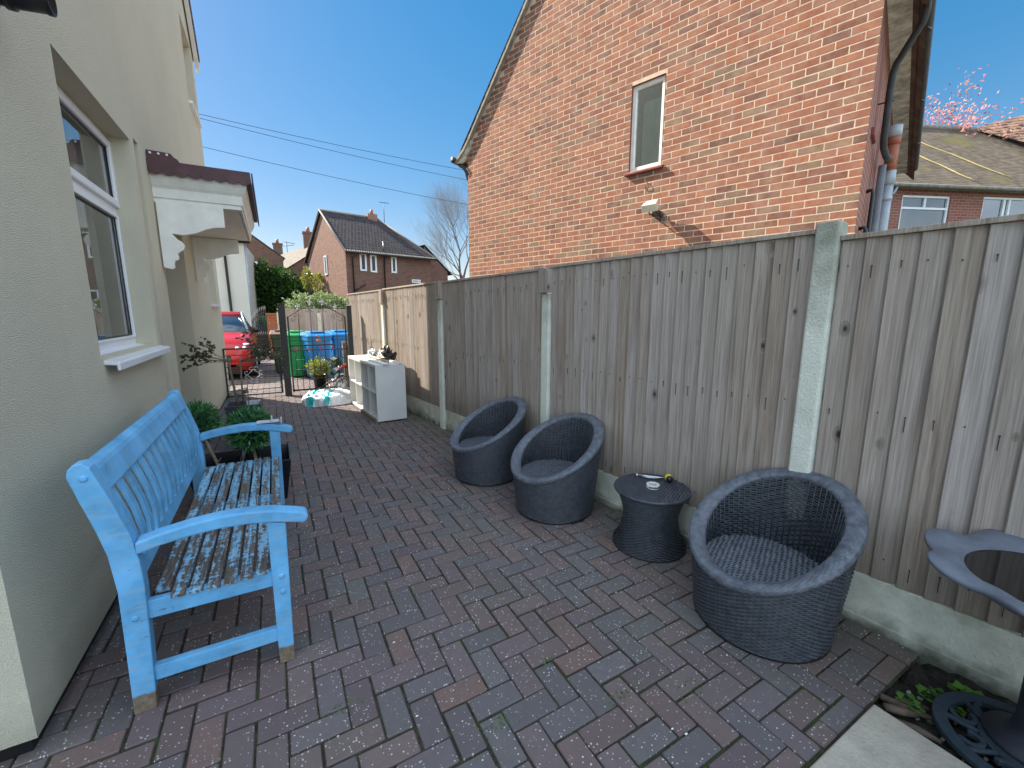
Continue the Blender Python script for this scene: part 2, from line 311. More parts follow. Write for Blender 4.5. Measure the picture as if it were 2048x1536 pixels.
M = dict(
    cream=render_mat('cream_render', (.76, .70, .545)),
    white_render=render_mat('white_render', (.74, .71, .62), amt=.2),
    fence=wood_fence_mat(), post=post_mat(), gravel=concrete_mat('gravel_board_concrete', (.70, .70, .58)),
    slab=concrete_mat('paving_slab_concrete', (.46, .41, .34), moss=False),
    paver=paver_mat(), brickgeo=col_mat('gable_brick', dark=(.10, .055, .045)),
    brick=brick_mat('brick_wall'),
    brick_dark=brick_mat('brick_wall_dark', [(0, (.09, .045, .04)), (.5, (.20, .085, .06)), (1, (.15, .075, .055))], (.26, .2, .16)),
    brick_red=brick_mat('brick_wall_red', [(0, (.24, .075, .055)), (.5, (.33, .10, .07)), (1, (.28, .11, .085))], (.36, .27, .22)),
    brick_orange=brick_mat('brick_pillar', [(0, (.30, .09, .03)), (.5, (.42, .14, .05)), (1, (.34, .12, .06))], (.3, .2, .14)),
    frame=peel_mat('blue_paint', .60, .66, foot=True), rail=peel_mat('worn_blue_paint', .62, .68, stretch=(60, 5, 60)),
    seat=peel_mat('peeling_blue_paint', .47, .52, blue=(.19, .42, .60), stretch=(60, 5, 60)),
    wicker=wicker_mat(), wicker_rim=wicker_mat(1.9, 'wicker_sheen_tint'),  # rim sheen painted in as a lighter wicker colour
    wicker_in=simple('wicker_lining', (.008, .009, .012), .8),
    glass=glass_mat('window_glass'), glass2=glass_mat('far_window_glass', (.8, .85, .85), .12),
    upvc=simple('white_upvc', (.78, .79, .82), .3, .06, 3, .0), 
    wpaint=simple('white_painted_timber', (.80, .78, .72), .5, .12, 8, .1),
    curtain=simple('grey_curtain', (.50, .49, .44), .9, .2, 4), net=simple('net_curtain', (.55, .62, .58), .9, .2, 5),
    dark=simple('dark_interior', (.03, .028, .025), .9), room=simple('room_interior', (.16, .15, .13), .9),
    black=simple('black_plastic', (.012, .012, .014), .35, .3, 9), iron=simple('black_iron', (.022, .02, .02), .5, .5, 20, .3),
    gutter=simple('dark_gutter', (.035, .035, .035), .6, .5, 6), greypipe=simple('grey_pipe', (.34, .38, .42), .45, .2, 8),
    redpipe=simple('terracotta_pipe', (.35, .10, .05), .6, .3), redpaint=simple('red_painted_sill', (.22, .045, .035), .6, .3, 12),
    maroon=simple('maroon_tile', (.085, .030, .035), .5, .35, 14),
    mastic=simple('soffit_board', (.66, .62, .48), .9, .6, 7, .4, .01, 20),
    verge=simple('weathered_verge', (.27, .24, .2), .9, .4, 12),
    tile_main=tile_mat('main_roof_tile', (.12, .085, .065), (.2, .15, .11)),
    tile_far=tile_mat('dark_pantile', (.03, .027, .032), (.06, .045, .045), w=.2, h=.3, ribs=True),
    tile_grey=tile_mat('grey_roof_tile', (.12, .10, .085), (.19, .16, .13), w=.25, h=.28),
    tile_moss=tile_mat('mossy_plain_tile', (.11, .085, .06), (.19, .14, .10), w=.17, h=.11, moss=(.16, .14, .03)),
    tile_red=tile_mat('brown_plain_tile', (.20, .12, .085), (.30, .19, .14), w=.17, h=.11),
    lead=simple('grey_lead', (.16, .17, .19), .6), soil=simple('dark_soil', (.022, .017, .012), .95, .7, 35, .9, .02, 40),
    asphalt=simple('asphalt', (.09, .088, .085), .9, .25, 3, .4, .006, 120), pave=simple('pale_pavement', (.38, .36, .32), .9, .2, 3),
    grass=simple('grass_ground', (.07, .10, .03), .95, .5, 2), bark=simple('tree_bark', (.13, .10, .075), .9, .4, 10, .5, .01, 30),
    white_lam=simple('white_laminate', (.74, .74, .72), .45, .06, 4, .0), wood_pole=simple('pale_timber', (.50, .38, .24), .7, .3, 9, stretch=(1, 1, 1)),
    stick=simple('driftwood_stick', (.26, .2, .14), .9, .4, 25, .4), trough=simple('glossy_black_planter', (.010, .011, .018), .28, .4, 8),
    slatplanter=simple('dark_grey_planter', (.045, .05, .06), .5, .3, 10),
    clearbag=simple('clear_plastic_bag', (.5, .53, .56), .25, .3, 30, .8, .02, 18),
    yellow=simple('yellow_plastic', (.75, .55, .05), .4), red=simple('red_plastic', (.55, .03, .03), .35), teal=simple('teal_print', (.0, .42, .45), .5),
    steel=simple('bright_steel', (.55, .57, .6), .3, .2, 10, metal=1), silver=simple('silver_paint', (.6, .6, .62), .4, .2, 20, metal=.4),
    bin_green=simple('green_bin_plastic', (.01, .28, .09), .45, .2, 5), bin_blue=simple('blue_bin_plastic', (.01, .20, .52), .42, .2, 5),
    bin_dgreen=simple('dark_green_bin_plastic', (.02, .045, .025), .5), bin_brown=simple('brown_bin_plastic', (.10, .06, .045), .55),
    carred=simple('red_car_paint', (.42, .018, .018), .16, .12, 2, 0), rubber=simple('tyre_rubber', (.02, .02, .02), .8),
    chrome=simple('chrome', (.8, .8, .82), .08, .02, 2, 0, metal=1), carglass=simple('tinted_car_glass', (.03, .05, .08), .05, .2, 2, 0, spec=1),
    lampglass=simple('headlamp_lens', (.65, .68, .7), .08, .1, 3, 0, spec=1), greenpaint=simple('dark_green_railing', (.012, .06, .035), .5),
    slate=simple('slate_blue_resin', (.135, .15, .185), .7, .25, 14, .2), darkcol=simple('black_column_resin', (.02, .022, .035), .55, .4, 10),
    mat_iron=simple('dark_blue_cast_plate', (.02, .035, .05), .8, .3, 40, .4), orange=simple('orange_ornament', (.6, .14, .03), .5),
    stone=simple('rubble_stone', (.26, .23, .19), .9, .5, 12, .8, .02, 20), roofwhite=simple('white_bargeboard', (.7, .7, .68), .6, .12),
    tape=simple('white_tape', (.72, .71, .66), .5, .1), dkspeck=simple('printed_ink', (.05, .05, .06), .6), skypaper=simple('white_label_card', (.6, .62, .68), .6),
    lamp=simple('cream_lamp_housing', (.62, .57, .46), .5, .15, 12), wire=simple('black_cable', (.02, .02, .022), .6), ply=simple('grey_felt', (.17, .18, .2), .9),
    brickdust=simple('mortar_backing', (.60, .46, .33), .95, .22, 12, .5, .006, 90),
)
M['leaf_dark'] = leaf_mat('evergreen_leaf', [(0, (.012, .035, .012)), (.5, (.03, .085, .02)), (1, (.10, .20, .03))])
M['leaf_light'] = leaf_mat('variegated_leaf', [(0, (.05, .09, .03)), (.5, (.19, .27, .10)), (1, (.52, .56, .34))])
M['leaf_yellow'] = leaf_mat('yellow_green_leaf', [(0, (.10, .15, .02)), (.5, (.28, .32, .05)), (1, (.5, .48, .09))])
M['leaf_rose'] = leaf_mat('rose_leaf', [(0, (.025, .045, .02)), (.5, (.06, .075, .03)), (1, (.14, .10, .06))])
M['leaf_ball'] = leaf_mat('topiary_leaf', [(0, (.015, .07, .03)), (.55, (.06, .22, .06)), (.8, (.12, .34, .08)), (1, (.24, .36, .36))], .45, .15)
M['leaf_pink'] = leaf_mat('copper_blossom', [(0, (.25, .10, .12)), (.5, (.5, .22, .24)), (1, (.55, .30, .18))])
M['leaf_weed'] = leaf_mat('weed_leaf', [(0, (.03, .10, .01)), (1, (.10, .24, .03))])
M['twig'] = simple('thin_branch', (.20, .165, .13), .9, .3, 6)

# ------------------------------------------------------------------ mesh builder
class MB:
    def __init__(s): s.v = []; s.f = []; s.c = []; s.sm = []
    def add(s, vs, fs, col=None, smooth=False):
        o = len(s.v); s.v += [tuple(v) for v in vs]
        for f in fs: s.f.append(tuple(i + o for i in f)); s.c.append(col); s.sm.append(smooth)
        return s
    def box(s, lo, hi, col=None, T=None):
        x0, y0, z0 = lo; x1, y1, z1 = hi
        vs = [(x0, y0, z0), (x1, y0, z0), (x1, y1, z0), (x0, y1, z0), (x0, y0, z1), (x1, y0, z1), (x1, y1, z1), (x0, y1, z1)]
        if T is not None: vs = [T @ Vector(v) for v in vs]
        return s.add(vs, [(0, 3, 2, 1), (4, 5, 6, 7), (0, 1, 5, 4), (1, 2, 6, 5), (2, 3, 7, 6), (3, 0, 4, 7)], col)
    def prism(s, poly, fn, d0, d1, col=None, smooth=False):
        """poly list (a,b); fn(a,b,d)->xyz"""
        n = len(poly); a = [fn(p[0], p[1], d0) for p in poly]; b = [fn(p[0], p[1], d1) for p in poly]
        fs = [tuple(range(n))[::-1], tuple(range(n, 2 * n))] + [(i, (i + 1) % n, (i + 1) % n + n, i + n) for i in range(n)]
        return s.add(a + b, fs, col, smooth)
    def strip(s, secs, closed=False, cap=True, col=None, smooth=True):
        """loft through equal-length closed sections"""
        n = len(secs[0]); vs = [p for q in secs for p in q]; fs = []
        for i in range(len(secs) - 1 + (1 if closed else 0)):
            a = i * n; b = ((i + 1) % len(secs)) * n
            for k in range(n): fs.append((a + k, a + (k + 1) % n, b + (k + 1) % n, b + k))
        if cap and not closed: fs.append(tuple(range(n))[::-1]); fs.append(tuple(range((len(secs) - 1) * n, len(secs) * n)))
        return s.add(vs, fs, col, smooth)
    def tube(s, pts, r, n=8, closed=False, col=None, smooth=True):
        pts = [Vector(p) for p in pts]; N = len(pts)
        if not hasattr(r, '__len__'): r = [r] * N
        secs = []; prev = None
        for i, p in enumerate(pts):
            a = pts[(i - 1) % N] if (closed or i > 0) else p; b = pts[(i + 1) % N] if (closed or i < N - 1) else p
            t = (b - a).normalized() if (b - a).length > 1e-9 else Vector((0, 0, 1))
            if prev is None:
                u = t.cross(Vector((0, 0, 1)))
                if u.length < 1e-3: u = t.cross(Vector((1, 0, 0)))
            else: u = prev - t * prev.dot(t)
            if u.length < 1e-6: u = t.orthogonal()
            u.normalize(); w = t.cross(u); prev = u
            secs.append([p + (u * cos(2 * pi * k / n) + w * sin(2 * pi * k / n)) * r[i] for k in range(n)])
        return s.strip(secs, closed, not closed, col, smooth)
    def lathe(s, prof, c=(0, 0, 0), n=32, col=None, smooth=True, cap=True):
        secs = [[(c[0] + r * cos(2 * pi * k / n), c[1] + r * sin(2 * pi * k / n), c[2] + z) for k in range(n)] for r, z in prof]
        return s.strip(secs, False, cap, col, smooth)
    def ball(s, c, r, n=10, col=None, sq=(1, 1, 1)):
        prof = [(max(1e-4, sin(pi * i / n)), -cos(pi * i / n)) for i in range(n + 1)]
        secs = [[(c[0] + r * sq[0] * a * cos(2 * pi * k / (n + 2)), c[1] + r * sq[1] * a * sin(2 * pi * k / (n + 2)), c[2] + r * sq[2] * z) for k in range(n + 2)] for a, z in prof]
        return s.strip(secs, False, True, col, True)
    def quad(s, a, b, c, d, col=None): return s.add([a, b, c, d], [(0, 1, 2, 3)], col)
    def build(s, name, mat, parent=None, bevel=0, seg=2, at=None):
        me = bpy.data.meshes.new(name); me.from_pydata(s.v, [], s.f)
        if any(c is not None for c in s.c):
            at_ = me.color_attributes.new('Col', 'FLOAT_COLOR', 'CORNER'); buf = []
            for f, c in zip(s.f, s.c):
                c = c or (.5, .5, .5); buf += [c[0], c[1], c[2], 1.0] * len(f)
            at_.data.foreach_set('color', buf)
        me.polygons.foreach_set('use_smooth', s.sm)
        me.update()
        uv = me.uv_layers.new(name='UVMap'); ub = []
        V = me.vertices
        for p in me.polygons:
            nn = p.normal
            t = Vector((0, 0, 1)).cross(nn)
            if t.length < .05: t = Vector((1, 0, 0))
            t.normalize()
            if t.x + t.y * .1 < 0: t = -t
            bt = nn.cross(t)
            if bt.z < 0: bt = -bt
            for vi in p.vertices:
                q = V[vi].co; ub += [q.dot(t), q.dot(bt)]
        uv.data.foreach_set('uv', ub)
        me.materials.append(mat); me.validate()
        o = bpy.data.objects.new(name, me); COL.objects.link(o)
        if parent is not None:
            o.parent = parent
            if not parent.get('_part'): o.location = -Vector(parent.location) if at is None else at
            if parent.get('_local'): o.location = (0, 0, 0)
        o['_part'] = 1
        if bevel:
            b = o.modifiers.new('bevel', 'BEVEL'); b.width = bevel; b.segments = seg; b.limit_method = 'ANGLE'; b.angle_limit = radians(35)
        return o

def thing(name, label, cat, loc=(0, 0, 0), group=None, local=False, rz=0):
    o = bpy.data.objects.new(name, None); COL.objects.link(o); o.location = loc; o.rotation_euler = (0, 0, rz)
    o.empty_display_size = .1
    o['label'] = label; o['category'] = cat
    if group: o['group'] = group
    if local: o['_local'] = 1
    return o
def tag(o, label=None, cat=None, group=None, kind=None):
    if label: o['label'] = label
    if cat: o['category'] = cat
    if group: o['group'] = group
    if kind: o['kind'] = kind
    return o
def copy_tree(o, parent=None):
    c = o.copy(); COL.objects.link(c); c.parent = parent
    for ch in list(o.children): copy_tree(ch, c)
    return c
def rnd(a, b): return a + (b - a) * random.random()

def frame_of(o, u, n):
    """mapping (a along u, z, d outward along n) -> world"""
    return lambda a, z, d=0.0: (o[0] + u[0] * a + n[0] * d, o[1] + u[1] * a + n[1] * d, o[2] + z)

def wall_sheet(mb, F, a0, a1, z0, z1, holes=(), top=None, depth=.1):
    """front sheet with rectangular holes and reveal faces; top(a)->z for a sloping top"""
    xs = sorted(set([a0, a1] + [h[0] for h in holes] + [h[1] for h in holes])); zs = sorted(set([z0, z1] + [h[2] for h in holes] + [h[3] for h in holes]))
    for i in range(len(xs) - 1):
        for j in range(len(zs) - 1):
            x, X, z, Z = xs[i], xs[i + 1], zs[j], zs[j + 1]
            if any(h[0] <= x and X <= h[1] and h[2] <= z and Z <= h[3] for h in holes): continue
            mb.quad(F(x, z), F(X, z), F(X, Z), F(x, Z))
    for x, X, z, Z in holes:
        for (p, q) in (((x, z), (X, z)), ((X, z), (X, Z)), ((X, Z), (x, Z)), ((x, Z), (x, z))):
            mb.quad(F(*p), F(*q), F(q[0], q[1], -depth), F(p[0], p[1], -depth))
    if top:
        pts = [F(a0, z1), F(a1, z1)] + [F(a, z) for a, z in top]
        mb.add(pts, [tuple(range(len(pts)))])

# ================================================================== GROUND
g = MB(); g.quad((-300, -300, -.06), (300, -300, -.06), (300, 300, -.06), (-300, 300, -.06)); g.build('ground', M['grass'])['kind'] = 'structure'
# fence line frame
F0 = Vector((2.355, .79, 0)); FD = Vector((-.118, .993, 0)).normalized(); FN = Vector((-FD.y, FD.x, 0))  # FN points to the passage
def fl(s, z, d=0.0): p = F0 + FD * s + FN * d; return (p.x, p.y, z)
# joint bed under the blocks
g = MB(); g.quad((-5, -3, -.012), (1.87, -3, -.008), (1.87, .53, -.008), (-5, .53, -.008)); g.quad((-5, .53, -.008), (2.34, .53, -.008), (.2, 18.5, -.008), (-5, 18.5, -.008))
def joint_mat():
    m = Mat('mossy_joints', .95, .2); co = m.coord('Object')
    c = m.ramp(m.noise(co, 30, 5, .7), [(.3, (.02, .017, .014)), (.7, (.08, .066, .05))])
    c = m.mix(m.ramp(m.noise(co, 4, 5, .7), [(.48, 0), (.62, .8)]), c, (.05, .07, .025))
    m.color(c); m.bump(m.noise(co, 160, 4), .8, .01); return m.m
g.build('path_bed', joint_mat())['kind'] = 'structure'
PAL = [(.150, .112, .112), (.140, .112, .118), (.165, .110, .106), (.130, .112, .118), (.165, .115, .108), (.135, .120, .122), (.150, .108, .112)]
def herring(x0, x1, y0, y1, inside, name, label=None, lighten=1.0):
    mb = MB(); ox, oy = .028, .001; u = .1; gap = .0034
    for i in range(int((x0 - ox) / u) - 1, int((x1 - ox) / u) + 2):
        for j in range(int((y0 - oy) / u) - 1, int((y1 - oy) / u) + 2):
            k = (i + j - 1) % 4
            if k == 0: w, h = 2, 1
            elif k == 2: w, h = 1, 2
            else: continue
            xa, ya = ox + i * u, oy + j * u; xb, yb = xa + w * u, ya + h * u
            if not inside((xa + xb) / 2, (ya + yb) / 2): continue
            fxx = F0.x + ((ya + yb) / 2 - F0.y) * FD.x / FD.y
            if xa > 1.24 or (xa + xb) / 2 > 1.27:
                if (ya + yb) / 2 < .8: ya = max(ya, .533)
            if (ya + yb) / 2 < 9: xb = min(xb, fxx - .012)
            if xb - xa < .03 or yb - ya < .03: continue
            jx, jy = rnd(-.0022, .0022), rnd(-.0022, .0022); g_ = gap + rnd(-.001, .0025)
            xa += g_ + jx; xb -= g_ - jx; ya += g_ + jy; yb -= g_ - jy
            dz = rnd(-.0016, .0016); tx, ty = rnd(-.009, .009), rnd(-.009, .009)
            cx, cy = (xa + xb) / 2, (ya + yb) / 2; ch = rnd(.0025, .0045)
            def P(x, y, z): return (x, y, z + dz + tx * (x - cx) + ty * (y - cy))
            c = random.choice(PAL); f = rnd(.85, 1.13) * lighten
            c = tuple(v * f for v in c)
            if random.random() < .06: c = (.185 * lighten, .115 * lighten, .10 * lighten)
            r = ch * 1.2
            def ring(q, z): # corners cut a little
                x_, X_, y_, Y_ = xa + q, xb - q, ya + q, yb - q
                return [P(x_ + r, y_, z), P(X_ - r, y_, z), P(X_, y_ + r, z), P(X_, Y_ - r, z), P(X_ - r, Y_, z), P(x_ + r, Y_, z), P(x_, Y_ - r, z), P(x_, y_ + r, z)]
            A, B, D = ring(ch, 0), ring(0, -ch), ring(0, -.03)
            vs = A + B + D; fs = [tuple(range(8))]
            for q in range(8):
                fs.append((q + 8, (q + 1) % 8 + 8, (q + 1) % 8, q)); fs.append((q + 16, (q + 1) % 8 + 16, (q + 1) % 8 + 8, q + 8))
            mb.add(vs, fs, c)
    o = mb.build(name, M['paver']); tag(o, kind='structure'); return o
def in_path(x, y):
    fx = F0.x + (y - F0.y) * FD.x / FD.y
    if y < .46 and x > 1.27: return False
    if x > fx + .06: return False
    if y > 18.3: return False
    if y < 1.8: return -2.4 < x and y > -1.5
    if y < 9.2: return x > -.93
    return x > -3.6
herring(-3.6, 2.4, -1.5, 18.3, in_path, 'path')
# road, far pavement and verge beyond the drive
def sheet(name, pts, mat, z):
    mb = MB(); mb.add([(x, y, z) for x, y in pts], [tuple(range(len(pts)))]); o = mb.build(name, mat); o['kind'] = 'structure'; return o
sheet('pavement', [(-30, 18.5), (12, 18.5), (14, 20.4), (-30, 20.4)], M['pave'], .0)
sheet('road', [(-40, 20.4), (40, 20.4), (40, 26.6), (-40, 26.6)], M['asphalt'], -.04)
mb = MB(); mb.box((-40, 20.38, -.08), (40, 20.5, .02)); mb.box((-40, 26.5, -.08), (40, 26.62, .03)); mb.build('kerb', M['pave'])['kind'] = 'structure'
sheet('pavement', [(-40, 26.62), (40, 26.62), (40, 28.4), (-40, 28.4)], M['pave'], .0)
sheet('bounce_patio', [(2.7, -8), (14, -8), (12, 17), (.6, 17), (2.45, .9), (2.7, -.9)], M['pave'], -.03)  # unseen pale paving behind the fence, added to bounce sunlight
sheet('bounce_patio', [(-9, -14), (2.3, -14), (2.3, -3.02), (-9, -3.02)], M['pave'], -.03)  # pale ground behind the camera, added for sunlight bounce
# planting bed at lower right
mb = MB()
NX, NY = 26, 40
for i in range(NX):
    for j in range(NY):
        pass
vs = []
for j in range(NY + 1):
    for i in range(NX + 1):
        x = 1.86 + .62 * i / NX; y = -.75 + 1.29 * j / NY
        z = -.045 + .022 * sin(x * 31 + 2 * sin(y * 17)) * cos(y * 23) + rnd(-.012, .012) + .02 * (x - 1.86) / .6
        vs.append((x, y, z))
fs = [(j * (NX + 1) + i, j * (NX + 1) + i + 1, (j + 1) * (NX + 1) + i + 1, (j + 1) * (NX + 1) + i) for j in range(NY) for i in range(NX)]
mb.add(vs, fs, None, False)
mb.build('soil', M['soil'])['kind'] = 'structure'

# ================================================================== BOUNDARY FENCE
FENCE = thing('garden_fence', 'tall grey feather-edge timber fence with concrete posts running along the right of the path', 'fence', fl(0, 0))
post_s = [-3.76, -1.74, .28, 2.28, 4.30, 6.35, 8.40]
for i, s in enumerate(post_s):
    mb = MB(); top = 1.895 if abs(s - .28) < .01 else (1.64 if s > 0 else 1.9)
    poly = [(-.05, 0), (-.05, .035), (-.042, .045), (.042, .045), (.05, .035), (.05, 0), (.05, -.06), (-.05, -.06)]
    jj = [rnd(-.002, .002) for _ in poly]
    mb.prism(poly, lambda a, d, z: (lambda p: (p[0] + (.006 if z > 1 else 0), p[1], p[2] - (abs(a) * .12 if z > 1 else 0)))(fl(s + a, z, d + .01)), -.05, top)
    mb.build('post', M['post'], FENCE, bevel=.006)
def board_col(): return (random.random(), random.random(), random.random() ** .7)
bays = [(post_s[i] + .052, post_s[i + 1] - .052) for i in range(len(post_s) - 1)]
for bi, (a, b) in enumerate(bays):
    mb = MB(); nb = 21; pw = (b - a) / nb; ztop = 1.845 - .01 * (bi % 2) if bi > 1 else 1.80
    zl = .25
    for k in range(nb):
        x0 = a + k * pw; x1 = x0 + pw + .012; t0, t1 = .023, .004
        w0 = rnd(-.0025, .0025); z0_ = zl + rnd(.001, .006); z1_ = ztop - rnd(.0, .006); lean = rnd(-.002, .002); x1 -= rnd(0, .004)
        cup = rnd(-.0015, .0025)
        xm = (x0 + x1) / 2
        x0 -= .012; x1 -= .012; prof = [(x0, -.004), (x0, t1 + w0), (xm, (t0 + t1) / 2 + .001 + cup), (x1 - .004, t0 + w0), (x1, t0 + w0 - .004), (x1, -.004)]
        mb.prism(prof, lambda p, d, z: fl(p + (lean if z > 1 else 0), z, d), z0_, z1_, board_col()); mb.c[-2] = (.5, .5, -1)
    # rails on the far side
    for z in (.42, 1.05, 1.66): mb.box((0, 0, 0), (b - a, .04, .05), board_col(), Matrix.Translation(fl(a, z, -.05)) @ Matrix.Rotation(atan2(FD.y, FD.x), 4, 'Z'))
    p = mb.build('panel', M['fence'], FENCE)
    # nail heads and their black weeping stains are real small nails here
    nb_ = MB()
    for k in range(nb):
        for z in (.36, 1.02, ztop - .12):
            if random.random() < .9:
                c = fl(a + k * pw + .055 + rnd(-.006, .006), z + rnd(-.012, .012), .0215)
                nb_.box((-.002, -.002, -.003), (.002, .002, .003), None, Matrix.Translation(c))
                if random.random() < .6:
                    c2 = (c[0], c[1], c[2] - .002); L = rnd(.02, .07)
                    nb_.box((-.0010, -.0012, -L), (.0012, .0010, 0), None, Matrix.Translation(c2))
    nb_.build('nail', M['iron'], p)['kind'] = 'stuff'
    # capping
    mb = MB(); mb.box((-.02 if bi > 2 else 0, -.03, 0), (b - a + (.05 if bi > 1 else .0), .035, .022), board_col(), Matrix.Translation(fl(a, ztop, -.004)) @ Matrix.Rotation(atan2(FD.y, FD.x), 4, 'Z'))
    mb.build('capping_rail', M['fence'], FENCE, bevel=.002)
    mb = MB(); mb.prism([(0, -.02), (0, .018), (b - a, .018), (b - a, -.02)], lambda p, d, z: fl(a + p, z, d), -.03, zl - (.0))
    mb.build('gravel_board', M['gravel'], FENCE, bevel=.004)
    if bi < 3 and bi > 0:
        mb = MB(); mb.prism([(0, -.02), (0, .03), (b - a, .03), (b - a, -.02)], lambda p, d, z: fl(a + p, z, d), -.09, .045)
        mb.build('footing', M['gravel'], FENCE, bevel=.006)
for s in post_s[3:6]:
    mb = MB()
    for q in (-.06, 0.0): mb.prism([(q, .0), (q, .075), (q + .062, .068), (q + .062, .0)], lambda p, d, z: fl(s + p, z, d), 1.645, 1.838, board_col())
    mb.build('post_cover', M['fence'], FENCE)

# ================================================================== CREAM HOUSE (left)
WX = -.80
CH = thing('cream_house', 'cream rendered house along the left side of the path with a bracketed porch canopy', 'house', (WX, 1.8, 0))
HY0, HY1, HXL = 1.815, 9.22, -8.5; EZ = 5.62; RZ = EZ + (HY1 - HY0) / 2 * tan(radians(47))
FW = frame_of((WX, 0, 0), (0, 1, 0), (1, 0, 0))
holes = [(2.96, 4.225, 1.235, 2.71), (4.33, 4.455, .45, 2.76), (4.86, 5.98, .0, 2.40), (7.9, 8.75, 1.62, 2.85), (8.05, 8.98, 4.5, 5.62)]
mb = MB()
def gable(mbx, F, y0, y1, ez, rz): pass
hs = [h for h in holes]
xs0 = .07
wall_sheet(mb, FW, HY0, HY1, xs0, EZ, [(h[0], h[1], max(h[2], xs0), h[3]) for h in hs], top=[((HY0 + HY1) / 2, RZ)], depth=.14)
# other walls: near end, far end, back
mb.quad((HXL, HY0, xs0), (WX, HY0, xs0), (WX, HY0, EZ), (HXL, HY0, EZ)); mb.quad((HXL, HY1, xs0), (WX, HY1, xs0), (WX, HY1, EZ), (HXL, HY1, EZ))
mb.quad((HXL, HY0, 0), (HXL, HY1, 0), (HXL, HY1, EZ), (HXL, HY0, EZ))
# underside lip of the render
mb.quad((WX, HY0, xs0), (WX, HY1, xs0), (WX - .05, HY1, xs0), (WX - .05, HY0, xs0)); mb.quad((HXL, HY0, xs0), (WX, HY0, xs0), (WX, HY0 + .05, xs0), (HXL, HY0 + .05, xs0))
# shallow backs of slot, window 2, window 3
mb.quad(FW(4.33, .45, -.14), FW(4.455, .45, -.14), FW(4.455, 2.76, -.14), FW(4.33, 2.76, -.14))
mb.build('wall', M['cream'], CH)
mb = MB(); mb.box((HXL, HY0 + .035, -.05), (WX - .03, HY0 + .2, .09)); mb.box((WX - .2, HY0 + .2, -.05), (WX - .03, 4.84, .09)); mb.box((WX - .2, 6.0, -.05), (WX - .03, HY1 - .02, .09))
mb.build('plinth', M['black'], CH)
# roof
mb = MB(); ym = (HY0 + HY1) / 2; ov = .09; dzv = .10; OVE = .06
for sgn in (0, 1):
    ye = HY0 - OVE if sgn == 0 else HY1 + OVE; ze = EZ - OVE * tan(radians(47))
    A = (WX + ov, ye, ze + dzv); B = (HXL, ye, ze + dzv); Cc = (HXL, ym, RZ + dzv); D = (WX + ov, ym, RZ + dzv)
    mb.quad(A, B, Cc, D); mb.quad(*[(p[0], p[1], p[2] - .09) for p in (A, B, Cc, D)])
    mb.quad(A, D, (D[0], D[1], D[2] - .09), (A[0], A[1], A[2] - .09)); mb.quad(A, B, (B[0], B[1], B[2] - .09), (A[0], A[1], A[2] - .09))
mb.build('roof', M['tile_main'], CH)
mb = MB()
for sgn in (0, 1):
    ye = HY0 - OVE if sgn == 0 else HY1 + OVE; ze = EZ - OVE * tan(radians(47))
    for (x0, x1) in ((WX + .02, WX + .07),):
        mb.prism([(ye, ze + .01), (ye, ze - .15), (ym, RZ - .15), (ym, RZ + .01)], lambda y, z, d: (d, y, z), x0, x1)
mb.build('bargeboard', M['roofwhite'], CH)
# main window
wy0, wy1, wz0, wz1 = 2.96, 4.225, 1.235, 2.71; fx = WX - .13
WIN = MB()
def frm(mbx, y0, y1, z0, z1, w, x0, x1):
    mbx.box((x0, y0, z0), (x1, y0 + w, z1)); mbx.box((x0, y1 - w, z0), (x1, y1, z1)); mbx.box((x0, y0 + w, z0), (x1, y1 - w, z0 + w)); mbx.box((x0, y0 + w, z1 - w), (x1, y1 - w, z1))
frm(WIN, wy0 - .02, wy1 + .06, wz0 - .01, wz1 + .02, .065, fx - .05, fx + .0)
WIN.box((fx - .05, wy0 + .04, 2.17), (fx, wy1, 2.235))
win = WIN.build('window', M['upvc'], CH, bevel=.006)
mb = MB(); frm(mb, wy0 + .03, wy1 + .005, 2.225, wz1 - .035, .05, fx - .03, fx + .022); mb.build('sash', M['upvc'], win, bevel=.008)
mb = MB(); frm(mb, wy0 + .045, wy1 - .005, wz0 + .055, 2.17, .018, fx - .03, fx + .008); mb.build('beading', M['upvc'], win, bevel=.004)
mb = MB(); frm(mb, wy0 + .08, wy1 - .045, 2.275, wz1 - .085, .010, fx - .006, fx + .004); frm(mb, wy0 + .063, wy1 - .023, wz0 + .073, 2.152, .008, fx - .016, fx - .008); mb.build('gasket', M['black'], win)
mb = MB(); mb.quad((fx - .005, wy0 + .08, 2.27), (fx - .005, wy1 - .04, 2.27), (fx - .005, wy1 - .04, wz1 - .08), (fx - .005, wy0 + .08, wz1 - .08))
mb.quad((fx - .02, wy0 + .06, wz0 + .07), (fx - .02, wy1 - .02, wz0 + .07), (fx - .02, wy1 - .02, 2.16), (fx - .02, wy0 + .06, 2.16)); mb.build('pane', M['glass'], win)
mb = MB(); mb.prism([(WX - .15, wz0 + .012), (WX + .058, wz0 - .022), (WX + .064, wz0 - .03), (WX + .064, wz0 - .068), (WX + .050, wz0 - .068), (WX + .050, wz0 - .04), (WX - .15, wz0 - .02)], lambda x, z, y: (x, y, z), wy0 + .03, wy1 + .045)
mb.build('sill', M['upvc'], win, bevel=.003)
cu = MB(); pts = []
n = 60
for k in range(n + 1):
    y = 3.02 + 1.22 * k / n; x = fx - .16 + .022 * sin(k * .75) + .01 * sin(k * 1.9); pts.append((x, y))
for k in range(n): cu.add([(pts[k][0], pts[k][1], 1.0), (pts[k + 1][0], pts[k + 1][1], 1.0), (pts[k + 1][0], pts[k + 1][1], 2.72), (pts[k][0], pts[k][1], 2.72)], [(0, 1, 2, 3)], None, True)
cu.build('curtain', M['curtain'], CH)
